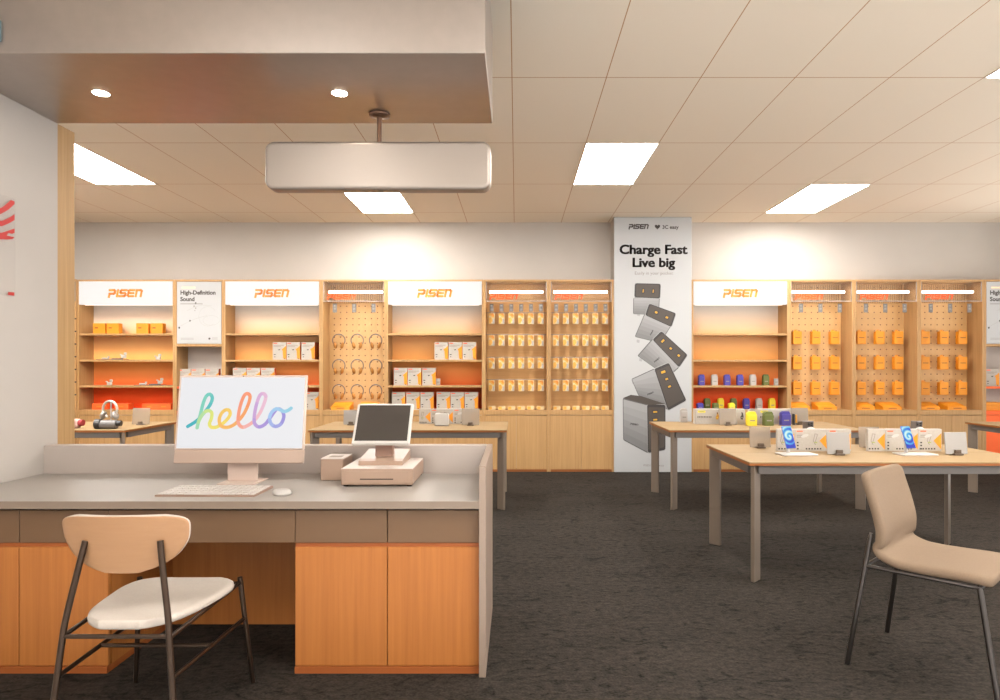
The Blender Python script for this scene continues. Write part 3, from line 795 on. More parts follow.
pu = peg_unit('pegboard bay of nine headphones between two lit shelf units'); pu.location = (UD, CABY, 0)
dup(pu, (UI, CABY, 0), 0, 'pegboard bay of orange cartons nearest the lit shelf unit')
dup(pu, (UJ, CABY, 0), 0, 'middle pegboard bay of the three holding orange cartons')
dup(pu, (UK, CABY, 0), 0, 'pegboard bay of orange cartons farthest from the advert pillar')
du = pack_unit('display bay of hanging small packs nearest the till-side shelf unit'); du.location = (UF, CABY, 0)
dup(du, (UG, CABY, 0), 0, 'display bay of hanging small packs touching the advert pillar')
# corner unit on the side wall, seen edge-on
q = dup(pu, (-5.396, 7.139, 0), PI / 2, 'pegboard bay on the side wall, seen edge-on beside the wooden wall edge')
m = MB()
for k in range(7):
    m.tube([(.765, .26, .95 + .155 * k), (.765, -.006, .95 + .155 * k)], .010, DARK, 6)
m.build('peg_hook', q)

def poster_print(po, w0, w1, z0, z1, y):
    W = w1 - w0; m = MB()
    m.rect(w0 + .05, w0 + .22, z1 - .075, z1 - .055, y, mat('pale_orange', (250, 214, 170), .6))
    text(m, 'High-Definition', w0 + .035, z1 - .150, .070, y, INK, bold=.0028)
    text(m, 'Sound', w0 + .035, z1 - .230, .070, y, INK, bold=.0028)
    m.rect(w0 + .035, w0 + .31, z1 - .272, z1 - .258, y, INK_L)
    m.build('poster_heading', po); m = MB()
    def loop(c, rx, rz, a0, a1, wd, mt, n=24):
        m.stroke([(c[0] + rx * math.cos(a0 + (a1 - a0) * k / n), c[1] + rz * math.sin(a0 + (a1 - a0) * k / n)) for k in range(n + 1)], wd, y, mt)
    loop((w0 + W * .70, z0 + .33), .11, .12, .6, 5.4, .003, INK_P); loop((w0 + W * .78, z0 + .28), .10, .06, 0, 6.2, .003, INK_P)
    m.stroke([(w0 + .02, z0 + .20), (w0 + .13, z0 + .26), (w0 + .22, z0 + .30), (w0 + .36, z0 + .34)], .004, y, INK_P)
    m.stroke([(w0 + .12, z0 + .40), (w0 + .20, z0 + .44), (w0 + .30, z0 + .47), (w0 + .42, z0 + .46)], .004, y, INK_P)
    for (a, b, s) in ((.225, .49, .011), (.205, .455, .009), (.225, .43, .008), (.155, .275, .010), (.022, .19, .011), (.215, .40, .006)):
        m.poly([(w0 + a + s * math.cos(k), z0 + b + s * math.sin(k) * 1.3) for k in range(6)], y, INK_M if s < .01 else INK)
    for k in range(2): m.rect(w0 + .04, w0 + .2, z0 + .045 + k * .014, z0 + .051 + k * .014, y, INK_L)
    m.poly([(w0 + W * .74 + .014 * math.cos(k), z0 + .056 + .014 * math.sin(k)) for k in range(6)], y, INK)
    for k in range(3): m.rect(w0 + W * .80, w0 + W * .93, z0 + .04 + k * .014, z0 + .045 + k * .014, y, INK_L)
    m.build('poster_picture', po)
def poster_unit(label):
    wd = .6; t = thing('poster_unit', label, 'shelf unit', (0, 0, 0), 0, 'poster units along the back wall')
    for (a, b) in ((0.001, .024), (wd - .024, wd - .001)):
        m = MB(); m.box(a, b, 0, BK + .01, 0, UT, WOOD, .0015); m.build('side_panel', t)
    m = MB(); m.box(.024, wd - .024, 0, BK, UT - .024, UT, WOOD, .0015); m.build('top_panel', t)
    m = MB(); m.box(.024, wd - .024, BK, BK + .008, DZ, UT - .024, mat('greige_back', (186, 176, 168), .7)); m.build('back_panel', t)
    zp = cz(344)
    m = MB(); m.box(.024, wd - .024, .004, BK, zp - .03, zp, WOOD, .001); m.build('shelf', t)
    m = MB(); m.box(.028, wd - .028, .002, .02, zp + .004, UT - .028, PAPER, .002); po = m.build('poster', t)
    poster_print(po, .034, wd - .034, zp + .01, UT - .034, .0012)
    z = cz(386.6)
    m = MB(); m.box(.024, wd - .024, .016, BK, z - .024, z, WOOD, .001); m.box(.024, wd - .024, .010, .016, z - .024, z, ORANGE_R); m.build('shelf', t)
    m = MB(); m.box(.024, wd - .024, .004, BK, DZ - DT, DZ - .01, ORANGE_R, .0015); m.build('deck', t)
    m = MB(); m.box(.025, wd - .025, .006, .026, .03, DZ - DT - .004, ORANGE_R, .001); m.build('door', t)
    m = MB(); m.box(.024, wd - .024, .012, .03, 0, .028, WOOD_EDGE); m.build('plinth', t)
    return t
po = poster_unit('narrow unit with a sound poster, partly behind the computer screen'); po.location = (UB, CABY, 0)
dup(po, (UL, CABY, 0), 0, 'narrow unit with a sound poster cut off by the picture edge')

# ------------------------------------------------------------------ pillar advert
PY = 7.94
t = thing('pillar_advert', 'tall white charger advert covering the pillar, reading Charge Fast Live big', 'poster', (1.675, PY, 0))
pz = lambda py: EYE + (VY - py) / PXM
plx = lambda px: cx(px) - 1.675
m = MB(); m.box(-.475, .475, -.012, 0, .0, CEIL_Z - .004, PAPER, .002); m.build('sheet', t)
def P2(x, y): return (plx(x), pz(y))
m = MB()
for dx in (-.004, 0, .004):
    for dz in (-.002, .002):
        text(m, 'Charge Fast', plx(653) + dx, pz(254) + dz, .158, -.0128, INK, 'CENTER', .0022, 0, 1.09)
        text(m, 'Live big', plx(653.2) + dx, pz(267) + dz, .158, -.0128, INK, 'CENTER', .0022, 0, 1.09)
m.build('heading', t)
m = MB(); text(m, 'Easily in your pocket', plx(653.5), pz(274.8), .056, -.0128, INK_M, 'CENTER', 0, 0, 1.0); m.build('subheading', t)
m = MB(); logo(m, plx(628.6), pz(229), .245, .056, -.0128, INK); m.build('logo', t)
m = MB(); hx, hz = P2(657.2, 227)
m.poly([(hx + .034 * (16 * math.sin(a) ** 3) / 16, hz + .034 * (13 * math.cos(a) - 5 * math.cos(2 * a) - 2 * math.cos(3 * a) - math.cos(4 * a)) / 16) for a in [2 * PI * k / 28 for k in range(28)]], -.0128, INK)
text(m, '3C easy', plx(662), pz(229), .062, -.0128, INK, 'LEFT', .0016); m.build('partner_logo', t)
m = MB(); text(m, 'PISEN  |  3C easy', plx(653.5), pz(466.2), .036, -.0128, INK_M, 'CENTER'); m.build('footer_text', t)
PSL = mat('print_silver_light', (150, 149, 149), .5); PSD = mat('print_silver_dark', (84, 82, 82), .5)
PD = mat('print_graphite', (66, 58, 52), .5); PDD = mat('print_black', (46, 42, 40), .5); PG = mat('print_gold', (186, 140, 30), .5)
def quadmix(a, b, f): return (a[0] + (b[0] - a[0]) * f, a[1] + (b[1] - a[1]) * f)
def rounded(pts, r):
    out = []; n = len(pts)
    for i in range(n):
        p, a, b = Vector(pts[i]), Vector(pts[i - 1]), Vector(pts[(i + 1) % n])
        ua = (a - p).normalized() * r; ub = (b - p).normalized() * r
        for k in range(4):
            f = k / 3; out.append(tuple((p + ua) * (1 - f) ** 2 + p * 2 * f * (1 - f) + (p + ub) * f ** 2))
    return out
def charger(body, dark, ports, word=None, prong=(), edge=PDD, lv=0):
    """a printed charger: silver body in a few tonal bands, graphite face, gold ports"""
    m = MB(); y = -.0126 - .0004 * lv
    q = [P2(*p) for p in body]; d = [P2(*p) for p in dark]
    for p in prong:
        m.poly([P2(p[0] - 1.5, p[1] - 2.2), P2(p[0] + 1.5, p[1] - 1.6), P2(p[0] + 1.2, p[1] + 1.2), P2(p[0] - 1.6, p[1] + .6)], y, PSL)
    m.poly(rounded(q, .02), y - .00005, PSD)
    n = 6; tones = [mat('print_tone_%d' % k, (146 - 7 * k, 145 - 7 * k, 145 - 7 * k), .5) for k in range(n)]
    c = (sum(p[0] for p in q) / 4, sum(p[1] for p in q) / 4); s = [quadmix(c, p, .95) for p in q]
    for k in range(n):
        a, b = k / n, (k + 1) / n
        m.poly([quadmix(s[0], s[3], a), quadmix(s[1], s[2], a), quadmix(s[1], s[2], b), quadmix(s[0], s[3], b)], y - .0001, tones[k])
    m.poly(rounded(d, .025), y - .00015, PSL)
    c = (sum(p[0] for p in d) / 4, sum(p[1] for p in d) / 4)
    m.poly(rounded([quadmix(c, p, .97) for p in d], .025), y - .0002, PDD); m.poly(rounded([quadmix(c, p, .86) for p in d], .02), y - .00025, PD)
    for (x, yy, wx, wy, an) in ports:
        ca, sa = math.cos(math.radians(an)), math.sin(math.radians(an))
        r = lambda u, v: P2(x + u * ca - v * sa, yy + u * sa + v * ca)
        m.poly([r(-wx - .9, -wy - .9), r(wx + .9, -wy - .9), r(wx + .9, wy + .9), r(-wx - .9, wy + .9)], y - .0003, PDD)
        m.poly([r(-wx, -wy), r(wx, -wy), r(wx, wy), r(-wx, wy)], y - .00035, PG)
    if word:
        x, yy, sz, an = word; X, Z = P2(x, yy)
        T = Matrix.Translation((X, 0, Z)) @ Matrix.Rotation(math.radians(an), 4, 'Y')
        logo(m, -sz / 2, 0, sz, sz * .2, y - .0003, PDD, T)
    m.build('charger_picture', t)
k1 = lambda x, y: (630 + x / 6.36, 280 + y / 6.36); k2 = lambda x, y: (605 + x / 5, 340 + y / 5)
charger([k1(20, 112), k1(188, 112), k1(182, 222), k1(18, 218)], [k1(28, 20), k1(196, 24), k1(192, 120), k1(24, 112)], [(643, 291, .5, 1.6, 8), (653, 291.3, .5, 1.6, 8)], None, [(638.6, 315.2)])
charger([k1(92, 212), k1(262, 290), k1(192, 402), k1(28, 362)], [k1(118, 148), k1(294, 212), k1(264, 302), k1(92, 224)], [(656, 312.5, 1.3, 1, 20), (666.6, 317.5, 1.3, 1, 20)], (652, 333, .07, -60), [(638.0, 341.8)], lv=1)
charger([k1(142, 372), k1(312, 556), k1(240, 620), k1(45, 482)], [k1(196, 322), k1(368, 478), k1(312, 560), k1(138, 378)], [(662.5, 341, 1.8, 1, -45), (670.5, 348.5, 1.2, 1, 40), (678.5, 355.5, 1.2, 1, 40)], (657, 360.5, .085, -40), [(640.6, 360.4)], lv=2)
charger([k2(130, 195), k2(246, 142), k2(318, 352), k2(166, 278)], [k2(243, 142), k2(318, 110), k2(408, 304), k2(314, 356)], [(663, 372, 2.2, 1.2, -20), (666.5, 379, 1.4, .9, -20), (669.2, 386.5, 1.4, .9, -20)], (650.5, 394, .085, -22), [(633.6, 383.0)], lv=3)
charger([k2(88, 290), k2(214, 322), k2(214, 566), k2(90, 500)], [k2(208, 318), k2(302, 320), k2(302, 552), k2(212, 568)], [(655, 411.8, 2, .8, -4), (655, 419.6, 2, .8, -4)], (634, 425, .10, 8), lv=4)
m = MB(); m.poly([P2(*k2(88, 290)), P2(*k2(128, 274)), P2(*k2(180, 280)), P2(*k2(302, 320)), P2(*k2(214, 324))], -.0149, PD)
m.build('charger_picture', t)

# ------------------------------------------------------------------ goods on the back wall
DCOUNT = {}
def place(proto, loc, label, rz=0.0):
    """first call moves the prototype itself, later ones copy it"""
    if proto.name not in DCOUNT:
        DCOUNT[proto.name] = 1; proto.location = loc; proto.rotation_euler = (0, 0, rz); proto['label'] = label; return proto
    return dup(proto, loc, rz, label)
def single(name, cat, group, mb):
    o = mb.build(name); tag(o, '', cat, group); return o

# hanging orange cartons
m = MB(); m.box(-.054, .054, 0, .062, -.081, .079, ORANGE, .003); m.prism([(-.04, .079), (.02, .079), (.004, .102), (-.024, .102)], .034, .040, ORANGE)
m.rect(-.034, .034, -.004, .006, -.0006, mat('carton_print', (120, 62, 20), .6))
m.prism([(-.002, .088), (.002, .088), (.002, .092), (-.002, .092)], .03, .138, SILVER)
hang = single('hanging_carton', 'carton', 'orange cartons hanging on pegboards', m)
ROWZ = (1.655, 1.338, 1.020); RN = ('top', 'middle', 'bottom'); CN = ('first', 'second', 'third')
BAYS = ((UI, 'nearest the pillar'), (UJ, 'in the middle'), (UK, 'next to the sound poster'))
for (u, bn) in BAYS:
    for r, z in enumerate(ROWZ):
        for c in range(3):
            place(hang, (u + .4 + (c - 1) * .234, 8.078, z), 'orange hanging carton, %s row, %s column, in the pegboard bay %s' % (RN[r], CN[c], bn))
# price tags
m = MB(); m.box(-.026, .026, 0, .004, -.055, .055, TAGM, .001); m.rect(-.014, .014, -.022, .004, -.0008, INK_M); m.rect(-.012, .01, .02, .032, -.0008, INK_L)
ptag = single('price_tag', 'price tag', 'grey price tags below the pegboard headers', m)
zt_ = cz(307.8)
for (u, bn) in BAYS + ((UD, 'of headphones'),):
    for c in range(3):
        place(ptag, (u + .4 + (c - 1) * .239, CABY + .03, zt_), '%s grey price tag under the header of the pegboard bay %s' % (CN[c], bn))
# flat orange trays
m = MB(); TR = Matrix(((0, 1, 0, 0), (1, 0, 0, 0), (0, 0, 1, 0), (0, 0, 0, 1)))
m.prism([(0, 0), (.19, 0), (.19, .088), (0, .036)], -.115, .115, ORANGE, TR)
for k in range(3): m.prism([(.02 + k * .058, .0400 + k * .0159), (.062 + k * .058, .0515 + k * .0159), (.062 + k * .058, .058 + k * .0159), (.02 + k * .058, .0465 + k * .0159)], -.10, .10, ORANGE, TR)
m.rect(-.05, .05, .016, .024, -.0006, mat('carton_print', (120, 62, 20), .6))
tray = single('orange_tray', 'carton', 'flat orange cartons on the unit decks', m)
for (u, bn) in BAYS + ((UD, 'of headphones'),):
    for c in range(2):
        place(tray, (u + .16 + c * .33 + (0 if u > 0 else .07), CABY + .03, DZ), '%s flat orange carton on the deck of the pegboard bay %s' % (CN[c], bn))
# headphones
def headset():
    t = thing('hanging_headphones', '', 'headphones', (0, 0, 0), 0, 'headphones on the pegboard')
    m = MB(); m.tube([(.078 * math.cos(a), 0, .078 * math.sin(a)) for a in [math.radians(-42 + 264 * k / 18) for k in range(19)]], .0065, mat('headband_grey', (118, 106, 99), .4, metal=.4), 8)
    m.build('headband', t)
    for sg in (-1, 1):
        m = MB(); T = Matrix.Translation((sg * .044, -.006, -.064)) @ Matrix.Rotation(sg * .25, 4, 'Y') @ Matrix.Diagonal((.022, .022, .042, 1))
        m.lathe([(.25, -1), (.75, -.75), (1, -.2), (.9, .4), (.45, .85), (.1, 1)], GOLD, 14, T)
        m.tube([(sg * .058, 0, -.052), (sg * .046, -.004, -.064)], .006, SILVER, 8); m.build('ear_cup', t)
    m = MB(); m.tube([(0, -.012, .068), (0, .092, .068)], .004, SILVER, 6); m.build('peg_hook', t)
    return t
hs = headset()
for r, z in enumerate((1.625, 1.307, .990)):
    for c in range(3):
        place(hs, (UD + .4 + (c - 1) * .232, 8.125, z), 'grey headphones with tan cups, %s row, %s column, on the headphone pegboard' % (RN[r], CN[c]))
# small hanging packs
m = MB(); m.box(-.037, .037, 0, .018, -.135, 0, PACK, .002)
m.poly([(-.034, -.002), (.02, -.002), (.034, -.03), (.022, -.065), (-.02, -.03), (-.034, -.034)], -.0006, PACK_Y)
m.poly([(-.012, -.006), (.018, -.006), (.03, -.028), (.02, -.045), (.004, -.03)], -.0009, PACK_O)
m.poly([(-.034, -.06), (-.004, -.05), (.01, -.09), (-.012, -.13), (-.034, -.13)], -.0006, PACK_Y)
m.rect(.012, .034, -.13, -.075, -.0006, PAPER2)
m.prism([(-.0015, .001), (.0015, .001), (.0015, .005), (-.0015, .005)], -.01, .09, SILVER)
pack = single('hanging_pack', 'pack', 'small cream and amber packs on rails', m)
m = MB(); m.box(-.024, .024, 0, .004, -.045, .05, TAGM, .001); m.rect(-.016, .016, -.036, -.008, -.0008, INK_M); m.rect(-.012, .012, .02, .034, -.0008, INK_L)
ptag2 = single('price_tag', 'price tag', 'small price tags above the hanging packs', m)
m = MB(); m.box(-.045, .045, 0, .05, 0, .045, PACK, .002); m.rect(-.04, .0, .004, .04, -.0006, PACK_Y)
sbox = single('small_box', 'box', 'pale small boxes on the deck under the packs', m)
for (u, bn) in ((UF, 'next to the lit shelves'), (UG, 'touching the pillar')):
    for r, z in enumerate(PACKROWS):
        for c in range(6):
            place(pack, (u + .4 + (c - 2.5) * .1222, 8.04, z - .006), 'cream hanging pack, %s row, %s along, in the bay %s' % (ORD[r], ORD[c], bn))
    for c in range(6):
        place(ptag2, (u + .4 + (c - 2.5) * .1222, 8.0, cz(307.5)), '%s price tag above the packs in the bay %s' % (ORD[c], bn))
    for c in range(6):
        place(sbox, (u + .4 + (c - 2.5) * .12, 7.985, DZ), '%s pale box along the deck of the pack bay %s' % (ORD[c], bn))

# white cartons with an orange flash
def carton_mb(W, Hh, D):
    m = MB(); m.box(-W / 2, W / 2, 0, D, 0, Hh, PAPER2, .0015)
    m.add([(W / 2 + .0006, .001, .002), (W / 2 + .0006, D - .001, .002), (W / 2 + .0006, D - .001, Hh - .002), (W / 2 + .0006, .001, Hh - .002)], [(0, 1, 2, 3)], ORANGE_D)
    y = -.0006
    m.poly([(W * .5, Hh * .80), (W * .30, Hh * .66), (W * .16, Hh * .60), (W * .24, Hh * .5), (W * .28, Hh * .06), (W * .5, Hh * .03)], y, ORANGE)
    m.rect(-W * .44, -W * .16, Hh * .90, Hh * .95, y, LOGO_R)
    for k in range(2): m.rect(-W * .42, W * (.32 - .2 * k), Hh * (.80 - .06 * k), Hh * (.825 - .06 * k), y, INK_M)
    m.poly([(-W * .1, Hh * .58), (W * .05, Hh * .6), (W * .06, Hh * .55), (-W * .06, Hh * .53)], y, INK)
    m.rect(-W * .42, -W * .28, Hh * .27, Hh * .32, y, INK); m.rect(-W * .38, -W * .30, Hh * .14, Hh * .19, y, INK)
    m.rect(W * .34, W * .42, Hh * .04, Hh * .09, y, INK)
    return m
car = single('product_carton', 'carton', 'white cartons with an orange flash on the lit shelves', carton_mb(.166, .218, .05))
def carton_row(u, px0s, Y, z, where):
    for k, p in enumerate(px0s):
        place(car, ((p - VX) * Y / FPX, Y, z), 'white carton with orange flash, %s along %s' % (ORD[k], where))
carton_row(UC, (279.4, 293.3, 308), 7.99, SHZ[1], 'the upper shelf row beside the headphone bay')
for k in range(3): place(car, ((308.0 - VX) * 7.99 / FPX, 8.06 + k * .055, SHZ[1]), 'white carton %s behind the upper row beside the headphone bay' % ('directly', 'two places', 'three places')[k])
carton_row(UC, (239.5, 253.5, 267.8), 7.99, SHZ[2], 'the shelf row rising just over the computer screen')
carton_row(UC, (312, ), 8.0, DZ, 'the deck between computer screen and headphone bay')
carton_row(UE, (441.2, 455.3, 469.3), 7.99, SHZ[1], 'the upper shelf row behind the till')
carton_row(UE, (400.5, 414.5, 429), 7.99, SHZ[2], 'the middle shelf row behind the till')
carton_row(UE, (398.5, 413, 427, 443.3, 457.3, 471.3), 8.0, DZ, 'the lowest shelf row behind the till')
carton_row(UB, (184, 198, 212), 8.02, cz(386.6), 'the shelf under the poster behind the screen')
carton_row(UL, (992.5, 1006), 8.02, cz(386.6), 'the shelf under the edge sound poster')
m = MB(); m.box(-.025, .025, 0, .03, 0, .085, FROST2, .002); m.rect(-.016, .016, .03, .05, -.0006, INK_M)
lt = single('shelf_tag', 'tag', 'small grey shelf tags', m)
place(lt, ((438 - VX) * 8 / FPX, 8.0, SHZ[2]), 'small grey shelf tag beside the white cartons behind the till')
place(lt, ((776.5 - VX) * 8 / FPX, 8.0, SHZ[2]), 'small grey shelf tag at the end of the blue and grey cartons')
# stacks of orange cards in the narrow unit at the picture edge
m = MB(); m.box(-.1, .1, 0, .16, 0, .034, ORANGE, .004)
st = single('orange_card_pack', 'carton', 'flat orange packs stacked under the sound poster', m)
for k in range(3): place(st, (UL + .15, 7.98, DZ - .01 + k * .034), 'flat orange pack, %s up, of the stack under the edge poster' % ORD[k])

# coloured cartons with a stepped top
def stepped(c):
    m = MB(); W, Hh, D = .072, .105, .06
    m.box(-W / 2, W / 2, 0, D, 0, Hh, c, .002); m.prism([(-.036, 0), (.036, 0), (.036, .008), (.026, .031), (-.016, .031), (-.036, .014)], .012, D - .004, c, Matrix.Translation((0, 0, Hh)))
    m.rect(-.02, .02, .045, .056, -.0006, INK_M)
    return m
SC = {}
for nm, c in (('blue', BLUE), ('grey', GREYC), ('green', GREEN), ('yellow', YELLOW)):
    SC[nm] = single('charger_carton', 'carton', 'small coloured cartons by the pillar', stepped(c))
for k, (p, nm) in enumerate(((702, 'blue'), (715, 'grey'), (727.7, 'blue'), (740.7, 'blue'), (753.5, 'grey'), (766.5, 'green'))):
    place(SC[nm], ((p - VX) * 8.0 / FPX, 8.0, SHZ[2]), '%s carton, %s along the middle shelf row beside the pillar' % (nm, ORD[k]))
for k, (p, nm) in enumerate(((708, 'green'), (721.5, 'yellow'), (734.5, 'green'), (747.3, 'blue'), (760, 'grey'), (773, 'yellow'))):
    place(SC[nm], ((p - VX) * 8.08 / FPX, 8.09, DZ), '%s carton, %s in the back row, bottom shelf beside the pillar' % (nm, ORD[k]))
for k, (p, nm) in enumerate(((700.5, 'blue'), (716, 'green'), (732, 'yellow'))):
    place(SC[nm], ((p - VX) * 7.97 / FPX, 7.965, DZ - .0), '%s carton, %s in the front row, bottom shelf beside the pillar' % (nm, ORD[k])).scale = (1, 1, .62)

# corner shelf unit goods
m = MB(); m.box(-.075, .075, 0, .08, 0, .13, ORANGE, .002); m.rect(-.05, -.01, .065, .08, -.0006, mat('carton_print', (120, 62, 20), .6))
ob = single('orange_box', 'box', 'orange cube boxes on the corner shelf unit', m)
for k, p in enumerate((98.8, 112.6, 142.2, 156.4)):
    place(ob, ((p - VX) * 8.02 / FPX, 8.02, SHZ[0]), 'orange cube box, %s along the top shelf of the corner unit' % ORD[k])
m = MB(); m.box(-.09, .09, 0, .12, 0, .075, ORANGE_R, .003); m.rect(-.03, .03, .03, .042, -.0006, LOGO)
orb = single('orange_red_box', 'box', 'orange-red boxes on the corner unit deck', m)
for k, p in enumerate((99, 121, 149, 163.5)):
    place(orb, ((p - VX) * 8.03 / FPX, 8.03, DZ), 'orange-red box, %s along the bottom deck of the corner unit' % ORD[k])
def earbud():
    t = thing('earbud_case', '', 'earbud case', (0, 0, 0), 0, 'white earbud cases on the corner unit')
    m = MB(); m.box(-.026, .032, -.016, .016, 0, .040, WHITE, .008); m.build('case', t)
    m = MB(); m.box(.0, .036, .0, .016, .040, .074, WHITE, .006); m.build('open_lid', t)
    m = MB(); m.tube([(-.018, -.004, .040), (-.040, -.004, .048)], [.009, .007], WHITE, 8); m.build('earbud', t)
    return t
eb = earbud()
def riser():
    m = MB(); m.box(-.17, .17, -.06, .06, 0, .006, GREYPL, .002); m.box(.0, .12, -.03, .03, .006, .018, GREYPL, .003); m.tube([(-.13, 0, .018), (-.05, 0, .018)], .010, WHITE, 10); m.tube([(-.05, 0, .02), (-.05, 0, .045)], .012, WHITE, 10)
    return single('display_tray', 'tray', 'grey gadget trays on the corner unit', m)
ri = riser()
for (p, z, nm) in ((112.5, SHZ[1], 'second shelf'), (150, SHZ[2], 'third shelf')):
    place(ri, ((p - VX) * 8.05 / FPX, 8.05, z), 'flat grey tray with a white earbud on the %s of the corner unit' % nm)
for (p, z, dz, lb) in ((123.5, SHZ[1], .018, 'white earbud case on the grey tray, second shelf of the corner unit'), (158, SHZ[1], 0, 'white earbud case standing alone on the second shelf of the corner unit'),
                       (109.3, SHZ[2], 0, 'white earbud case standing alone on the third shelf of the corner unit'), (160, SHZ[2], .018, 'white earbud case on the grey tray, third shelf of the corner unit')):
    place(eb, ((p - VX) * 8.05 / FPX, 8.05, z + dz), lb)

# ------------------------------------------------------------------ goods on the tables
def holder(W, Hh, material, lean=6):
    t = thing('acrylic_holder', '', 'sign holder', (0, 0, 0), 0, 'acrylic sign holders on the tables')
    m = MB(); T = Matrix.Translation((0, .0, .006)) @ Matrix.Rotation(math.radians(-lean), 4, 'X')
    m.box(-W / 2, W / 2, 0, .008, 0, Hh, material, .002, T); m.build('acrylic_plate', t)
    m = MB(); m.box(-.032, .032, -.022, .034, 0, .012, FOOT, .003); m.box(-.022, .022, -.014, -.002, .012, .036, FOOT, .003); m.build('foot', t)
    return t
hA = holder(.146, .142, FROST); hB = holder(.150, .142, FROST2)
def tz(px, Y): return ((px - VX) * Y / FPX, Y, TH)
place(hA, tz(760.5, 4.55), 'frosted acrylic holder beside the first blue phone on the phone table')
place(hA, tz(870, 4.56), 'frosted acrylic holder behind the white cartons in the middle of the phone table')
place(hB, tz(839, 4.19), 'grey acrylic holder before the white cartons between the two blue phones')
place(hB, tz(957, 4.19), 'grey acrylic holder beyond the second blue phone, near the table end', math.radians(4))
hC = holder(.17, .16, FROST)
place(hC, tz(728, 6.27), 'acrylic holder before the yellow-labelled box on the coloured-carton table')
place(hC, tz(800, 6.34), 'acrylic holder beside the small blue carton on the coloured-carton table')
place(hC, tz(470.5, 6.25), 'acrylic holder before the white cartons on the table behind the till')
place(hB, tz(351, 6.3), 'grey acrylic holder half hidden by the till screen')
place(hC, tz(140.5, 6.32), 'acrylic holder beside the headphones on the corner table')

def wide_carton(W, flash=True):
    Hh, D = .150, .03; m = MB(); m.box(-W / 2, W / 2, 0, D, 0, Hh, PAPER2, .0015); y = -.0006
    m.add([(-W / 2 + .004, .003, Hh + .0005), (W / 2 - .004, .003, Hh + .0005), (W / 2 - .004, D - .003, Hh + .0005), (-W / 2 + .004, D - .003, Hh + .0005)], [(0, 1, 2, 3)], PAPER)
    r = W / 2
    m.poly([(r - .004, .012), (r - .004, Hh - .028), (r - .056, Hh * .48)], y, ORANGE)
    for k in range(6 if W > .15 else 4): m.rect(r - .15 + k * .019 if W > .15 else -r + .006 + k * .019, r - .15 + k * .019 + .011 if W > .15 else -r + .017 + k * .019, .012, .022, y, INK)
    m.stroke([(r - .09, .05), (r - .078, .085), (r - .07, .115), (r - .088, .118), (r - .098, .07), (r - .084, .045)], .004, y, INK_M)
    m.stroke([(r - .09, .06), (r - .076, .06)], .008, y, mat('olive_print', (150, 160, 90), .6))
    if W > .15:
        m.rect(-r + .012, -r + .052, Hh - .018, Hh - .010, y, LOGO_R)
        for k in range(2): m.rect(-r + .012, -r + .075 - k * .02, Hh - .044 - k * .012, Hh - .039 - k * .012, y, INK_M)
        for k in range(2): m.rect(-r + .012, -r + .024, .034 + k * .02, .044 + k * .02, y, INK)
        m.rect(-r + .012, -r + .024, .012, .022, y, INK)
        m.poly([(-r + .066 + .026 * math.cos(a), Hh - .045 + .011 * math.sin(a) + .006 * math.cos(a)) for a in [2 * PI * k / 12 for k in range(12)]], y - .0003, WHITE)
    return m
wN = single('wide_carton', 'carton', 'white printed cartons with orange triangles on tables', wide_carton(.118))
wF = single('wide_carton', 'carton', 'white printed cartons with orange triangles on tables', wide_carton(.222))
wT = single('wide_carton', 'carton', 'white printed cartons with orange triangles on tables', wide_carton(.158))
def trio(x0, Y, where, last):
    place(wN, (x0 + .059, Y, TH), 'narrow white carton, first in its row, %s' % where)
    place(wF, (x0 + .119 + .111, Y, TH), 'wide white carton in the middle of its row, %s' % where)
    place(last, (x0 + .342 + (.111 if last is wF else .079), Y, TH), 'white carton with orange triangle, last in its row, %s' % where)
trio((777.5 - VX) * 4.38 / FPX, 4.38, 'behind the first blue phone', wT)
trio((868 - VX) * 4.38 / FPX, 4.38, 'behind the second blue phone', wT)
trio((419 - VX) * 6.43 / FPX, 6.43, 'on the table behind the till', wF)
m = MB(); m.box(-.066, .066, 0, .05, .004, .118, WHITE, .004); m.box(-.07, .062, .002, .05, 0, .004, DARK)
tag(m.build('white_display_card', None, tz(441.7, 6.21)), 'plain white square box in front of the cartons behind the till', 'box')

def charging_stand():
    t = thing('charging_stand', '', 'charging stand', (0, 0, 0), 0, 'white phone charging stands')
    m = MB(); m.box(-.075, .155, -.055, .075, 0, .010, WHITE, .004); m.build('base', t)
    m = MB(); m.tube([(0, .04, .008), (0, .045, .06), (0, .035, .115)], .011, WHITE, 12); m.build('stem', t)
    m = MB(); T = Matrix.Translation((0, .022, .118)) @ Matrix.Rotation(math.radians(-20), 4, 'X') @ Matrix.Rotation(PI / 2, 4, 'X'); m.lathe([(.028, 0), (.030, -.003), (.030, -.010), (.026, -.014)], WHITE, 24, T); m.build('charging_puck', t)
    return t
def phone(front):
    t = thing('phone', '', 'phone', (0, 0, 0), 0, 'phones on charging stands')
    T = Matrix.Rotation(math.radians(-20), 4, 'X')
    m = MB(); m.box(-.0365, .0365, 0, .008, 0, .148, mat('phone_body_blue', (60, 92, 170), .3, metal=.4) if front else mat('phone_body_grey', (120, 112, 108), .35, metal=.3), .003, T); m.build('body', t)
    m = MB(); m.box(-.034, .034, -.0008, .001, .003, .145, SWIRL if front else BLACK); s = m.build('screen', t); s.rotation_euler = (math.radians(-20), 0, 0)
    m = MB(); m.box(-.032, .002, .008, .0105, .108, .142, mat('camera_bump', (84, 78, 76), .3), .003, T)
    for (a, b) in ((-.024, .134), (-.006, .125), (-.024, .116)): m.lathe([(.007, 0), (.007, .002)], BLACK, 12, T @ Matrix.Translation((a, .0105, b)) @ Matrix.Rotation(-PI / 2, 4, 'X'))
    m.build('camera_bump', t)
    return t
cs = charging_stand(); ph = phone(True); pg = phone(False)
